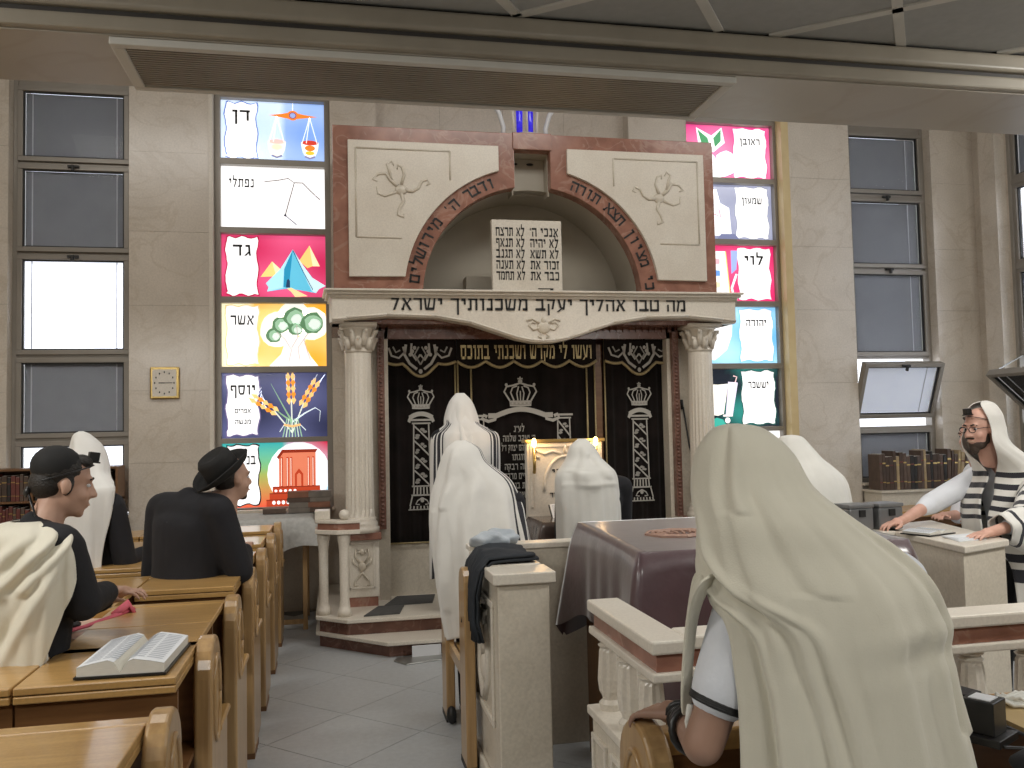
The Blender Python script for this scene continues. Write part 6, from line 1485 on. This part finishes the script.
# ------------------------------------------------------------------ I: bearded man with glasses at the counter
li = (3.98, 4.55, 0); yi = math.radians(100); Ri = Matrix.Rotation(-yi, 4, 'Z')
def WI(p): return Ri @ (Vector(p)-Vector(li))
hI = WI(P(980, 428, 4.52))
handI = WI((3.45, 4.10, 1.085)); elI = WI((3.74, 4.14, 1.13)); handR = WI((3.27, 4.60, 1.10)); elR = WI((3.62, 4.80, 1.17))
I_, MI = figure('bearded man with glasses in a striped white shawl resting a hand on the counter', li, yi, pel=(0, -.06, .93), che=(0, -.02, 1.27), shw=.20, headc=hI, hp=-.12, armL=(elI, handI), armR=(elR, handR), skin=SKIN2, sleeve=(1.5, 1.25),
                hands=((Ri @ V(-1, -.25, -.10), V(0, 0, 1), 1, .22), (Ri @ V(-1, -.1, -.1), V(0, 0, 1), -1, .5)), voxel=.006)
part(I_, MI, 'hair', HAIR, lambda b: b.ell((0, -.035, .04), (.077, .085, .082)))
melted(I_, MI, 'beard', BEARD, lambda b: b.ell((0, .036, -.090), (.0515, .052, .036)).ell((0, .066, -.116), (.030, .024, .034)).cap((-.024, .090, -.050), .0065, (.024, .090, -.050), .0065).ell((.052, .012, -.055), (.010, .018, .04)).ell((-.052, .012, -.055), (.010, .018, .04)), .005, 2)
def specs(b):
    for s_ in (-1, 1):
        b.tube([(s_*.033+.023*math.cos(a), .102, .003+.017*math.sin(a)) for a in np.linspace(0, 2*PI, 19)], .0022, 5); b.tube([(s_*.056, .101, .008), (s_*.075, .06, .01), (s_*.079, .0, .005)], .002, 5)
    b.tube([(-.010, .103, .007), (0, .106, .010), (.010, .103, .007)], .002, 5)
part(I_, MI, 'glasses', BLACK, specs)
head_box(I_, MI)
bands = [(.50, .522), (.548, .572), (.598, .622), (.648, .672), (.70, .722)]
STR_I = stripe_mat('white_wool_chest_stripes', (.77, .75, .70), NAVYS, bands+[(.86, .89), (.91, .94)], 1)
hx, hyy, hz = hI
secs = [(hz+.160, hx, hyy-.05, .012, .012, .012, .012, 15, 345), (hz+.14, hx, hyy-.04, .06, .06, .07, .06, 30, 330), (hz+.08, hx, hyy-.03, .098, .098, .095, .105, 48, 312), (hz+.0, hx, hyy-.03, .112, .112, .09, .125, 55, 305), (hz-.10, hx*.9, hyy-.04, .14, .14, .10, .14, 50, 310), (1.38, 0, -.01, .22, .22, .15, .16, 8, 352), (1.24, 0, .0, .27, .285, .18, .18, 8, 352), (1.12, 0, .01, .27, .29, .20, .19, 5, 355), (1.0, 0, .0, .28, .29, .20, .20, 5, 355), (.85, 0, -.02, .30, .30, .18, .20, 20, 340), (.62, 0, -.03, .31, .31, .18, .21, 24, 336)]
drape('prayer_shawl', STR_I, I_, secs, nth=120, nz=90, amp=.014, ks=(7, 12), ph=(.6, 1.7), start=.3)
# the shawl falling over the resting arm like a sleeve
STR_S = stripe_mat('white_wool_sleeve_stripes', (.77, .75, .70), NAVYS, [(.25, .31), (.38, .44), (.52, .58), (.66, .71), (.86, .90)], 1)
shI = V(-.19, -.03, 1.33); b = []; vs = []; uv = []; nz, nn = 30, 28
for j in range(nz+1):
    t = j/nz; p = shI.lerp(elI, min(1, t/.6)) if t < .6 else elI.lerp(handI, (t-.6)/.4*.72)
    r_ = .085+.015*math.sin(PI*t)-.012*t
    ax = (elI-shI).normalized().lerp((handI-elI).normalized(), max(0, min(1, (t-.45)/.3))).normalized(); x = ax.cross(V(0, 0, 1)).normalized(); y_ = x.cross(ax)
    for i in range(nn):
        a = 2*PI*i/nn; rr = r_*(1+.07*math.sin(5*a+6*t)); dz = -.10*max(0, -math.sin(a))*math.sin(PI*min(1, t*1.05))*(1 if t < .95 else 1)
        q_ = p+x*(rr*math.cos(a))+y_*(rr*math.sin(a)); vs.append((q_.x, q_.y, max(q_.z+dz, 1.062-li[2]) if False else q_.z+dz)); uv.append((i/nn, t))
me = bpy.data.meshes.new('shawl_sleeve'); me.from_pydata(vs, [], [(j*nn+i, j*nn+(i+1) % nn, (j+1)*nn+(i+1) % nn, (j+1)*nn+i) for j in range(nz) for i in range(nn)]); me.update()
l = me.uv_layers.new(name='UVMap')
for p in me.polygons:
    p.use_smooth = True
    for k in p.loop_indices: l.data[k].uv = uv[me.loops[k].vertex_index]
me.materials.append(STR_S); o = bpy.data.objects.new('shawl_sleeve', me); COL.objects.link(o); setp(o, I_)
sd = o.modifiers.new('s', 'SOLIDIFY'); sd.thickness = .005
# ------------------------------------------------------------------ J: man in a white shirt behind him
lj = (4.72, 5.5, 0); yj = math.radians(100); Rj = Matrix.Rotation(-yj, 4, 'Z'); hJ = Rj @ (P(972, 437, 5.45)-Vector(lj))
J_, MJ = figure('man in a white shirt mostly hidden behind the man with glasses', lj, yj, pel=(0, -.05, .93), che=(0, .0, 1.22), headc=hJ, armL=((-.25, .12, .98), (-.16, .36, 1.0)), armR=((.25, .12, .98), (.16, .36, 1.0)), skin=SKIN2, sleeve=(1.0, 1.0), face=True)
part(J_, MJ, 'hair', HAIR, lambda b: b.ell((0, -.03, .045), (.078, .092, .080)))
# groups of look-alikes keep individual labels; the shawled men form one group
for r_ in (A, C_, E_, F_, G_, H_, I_): r_['group'] = 'men in prayer shawls'
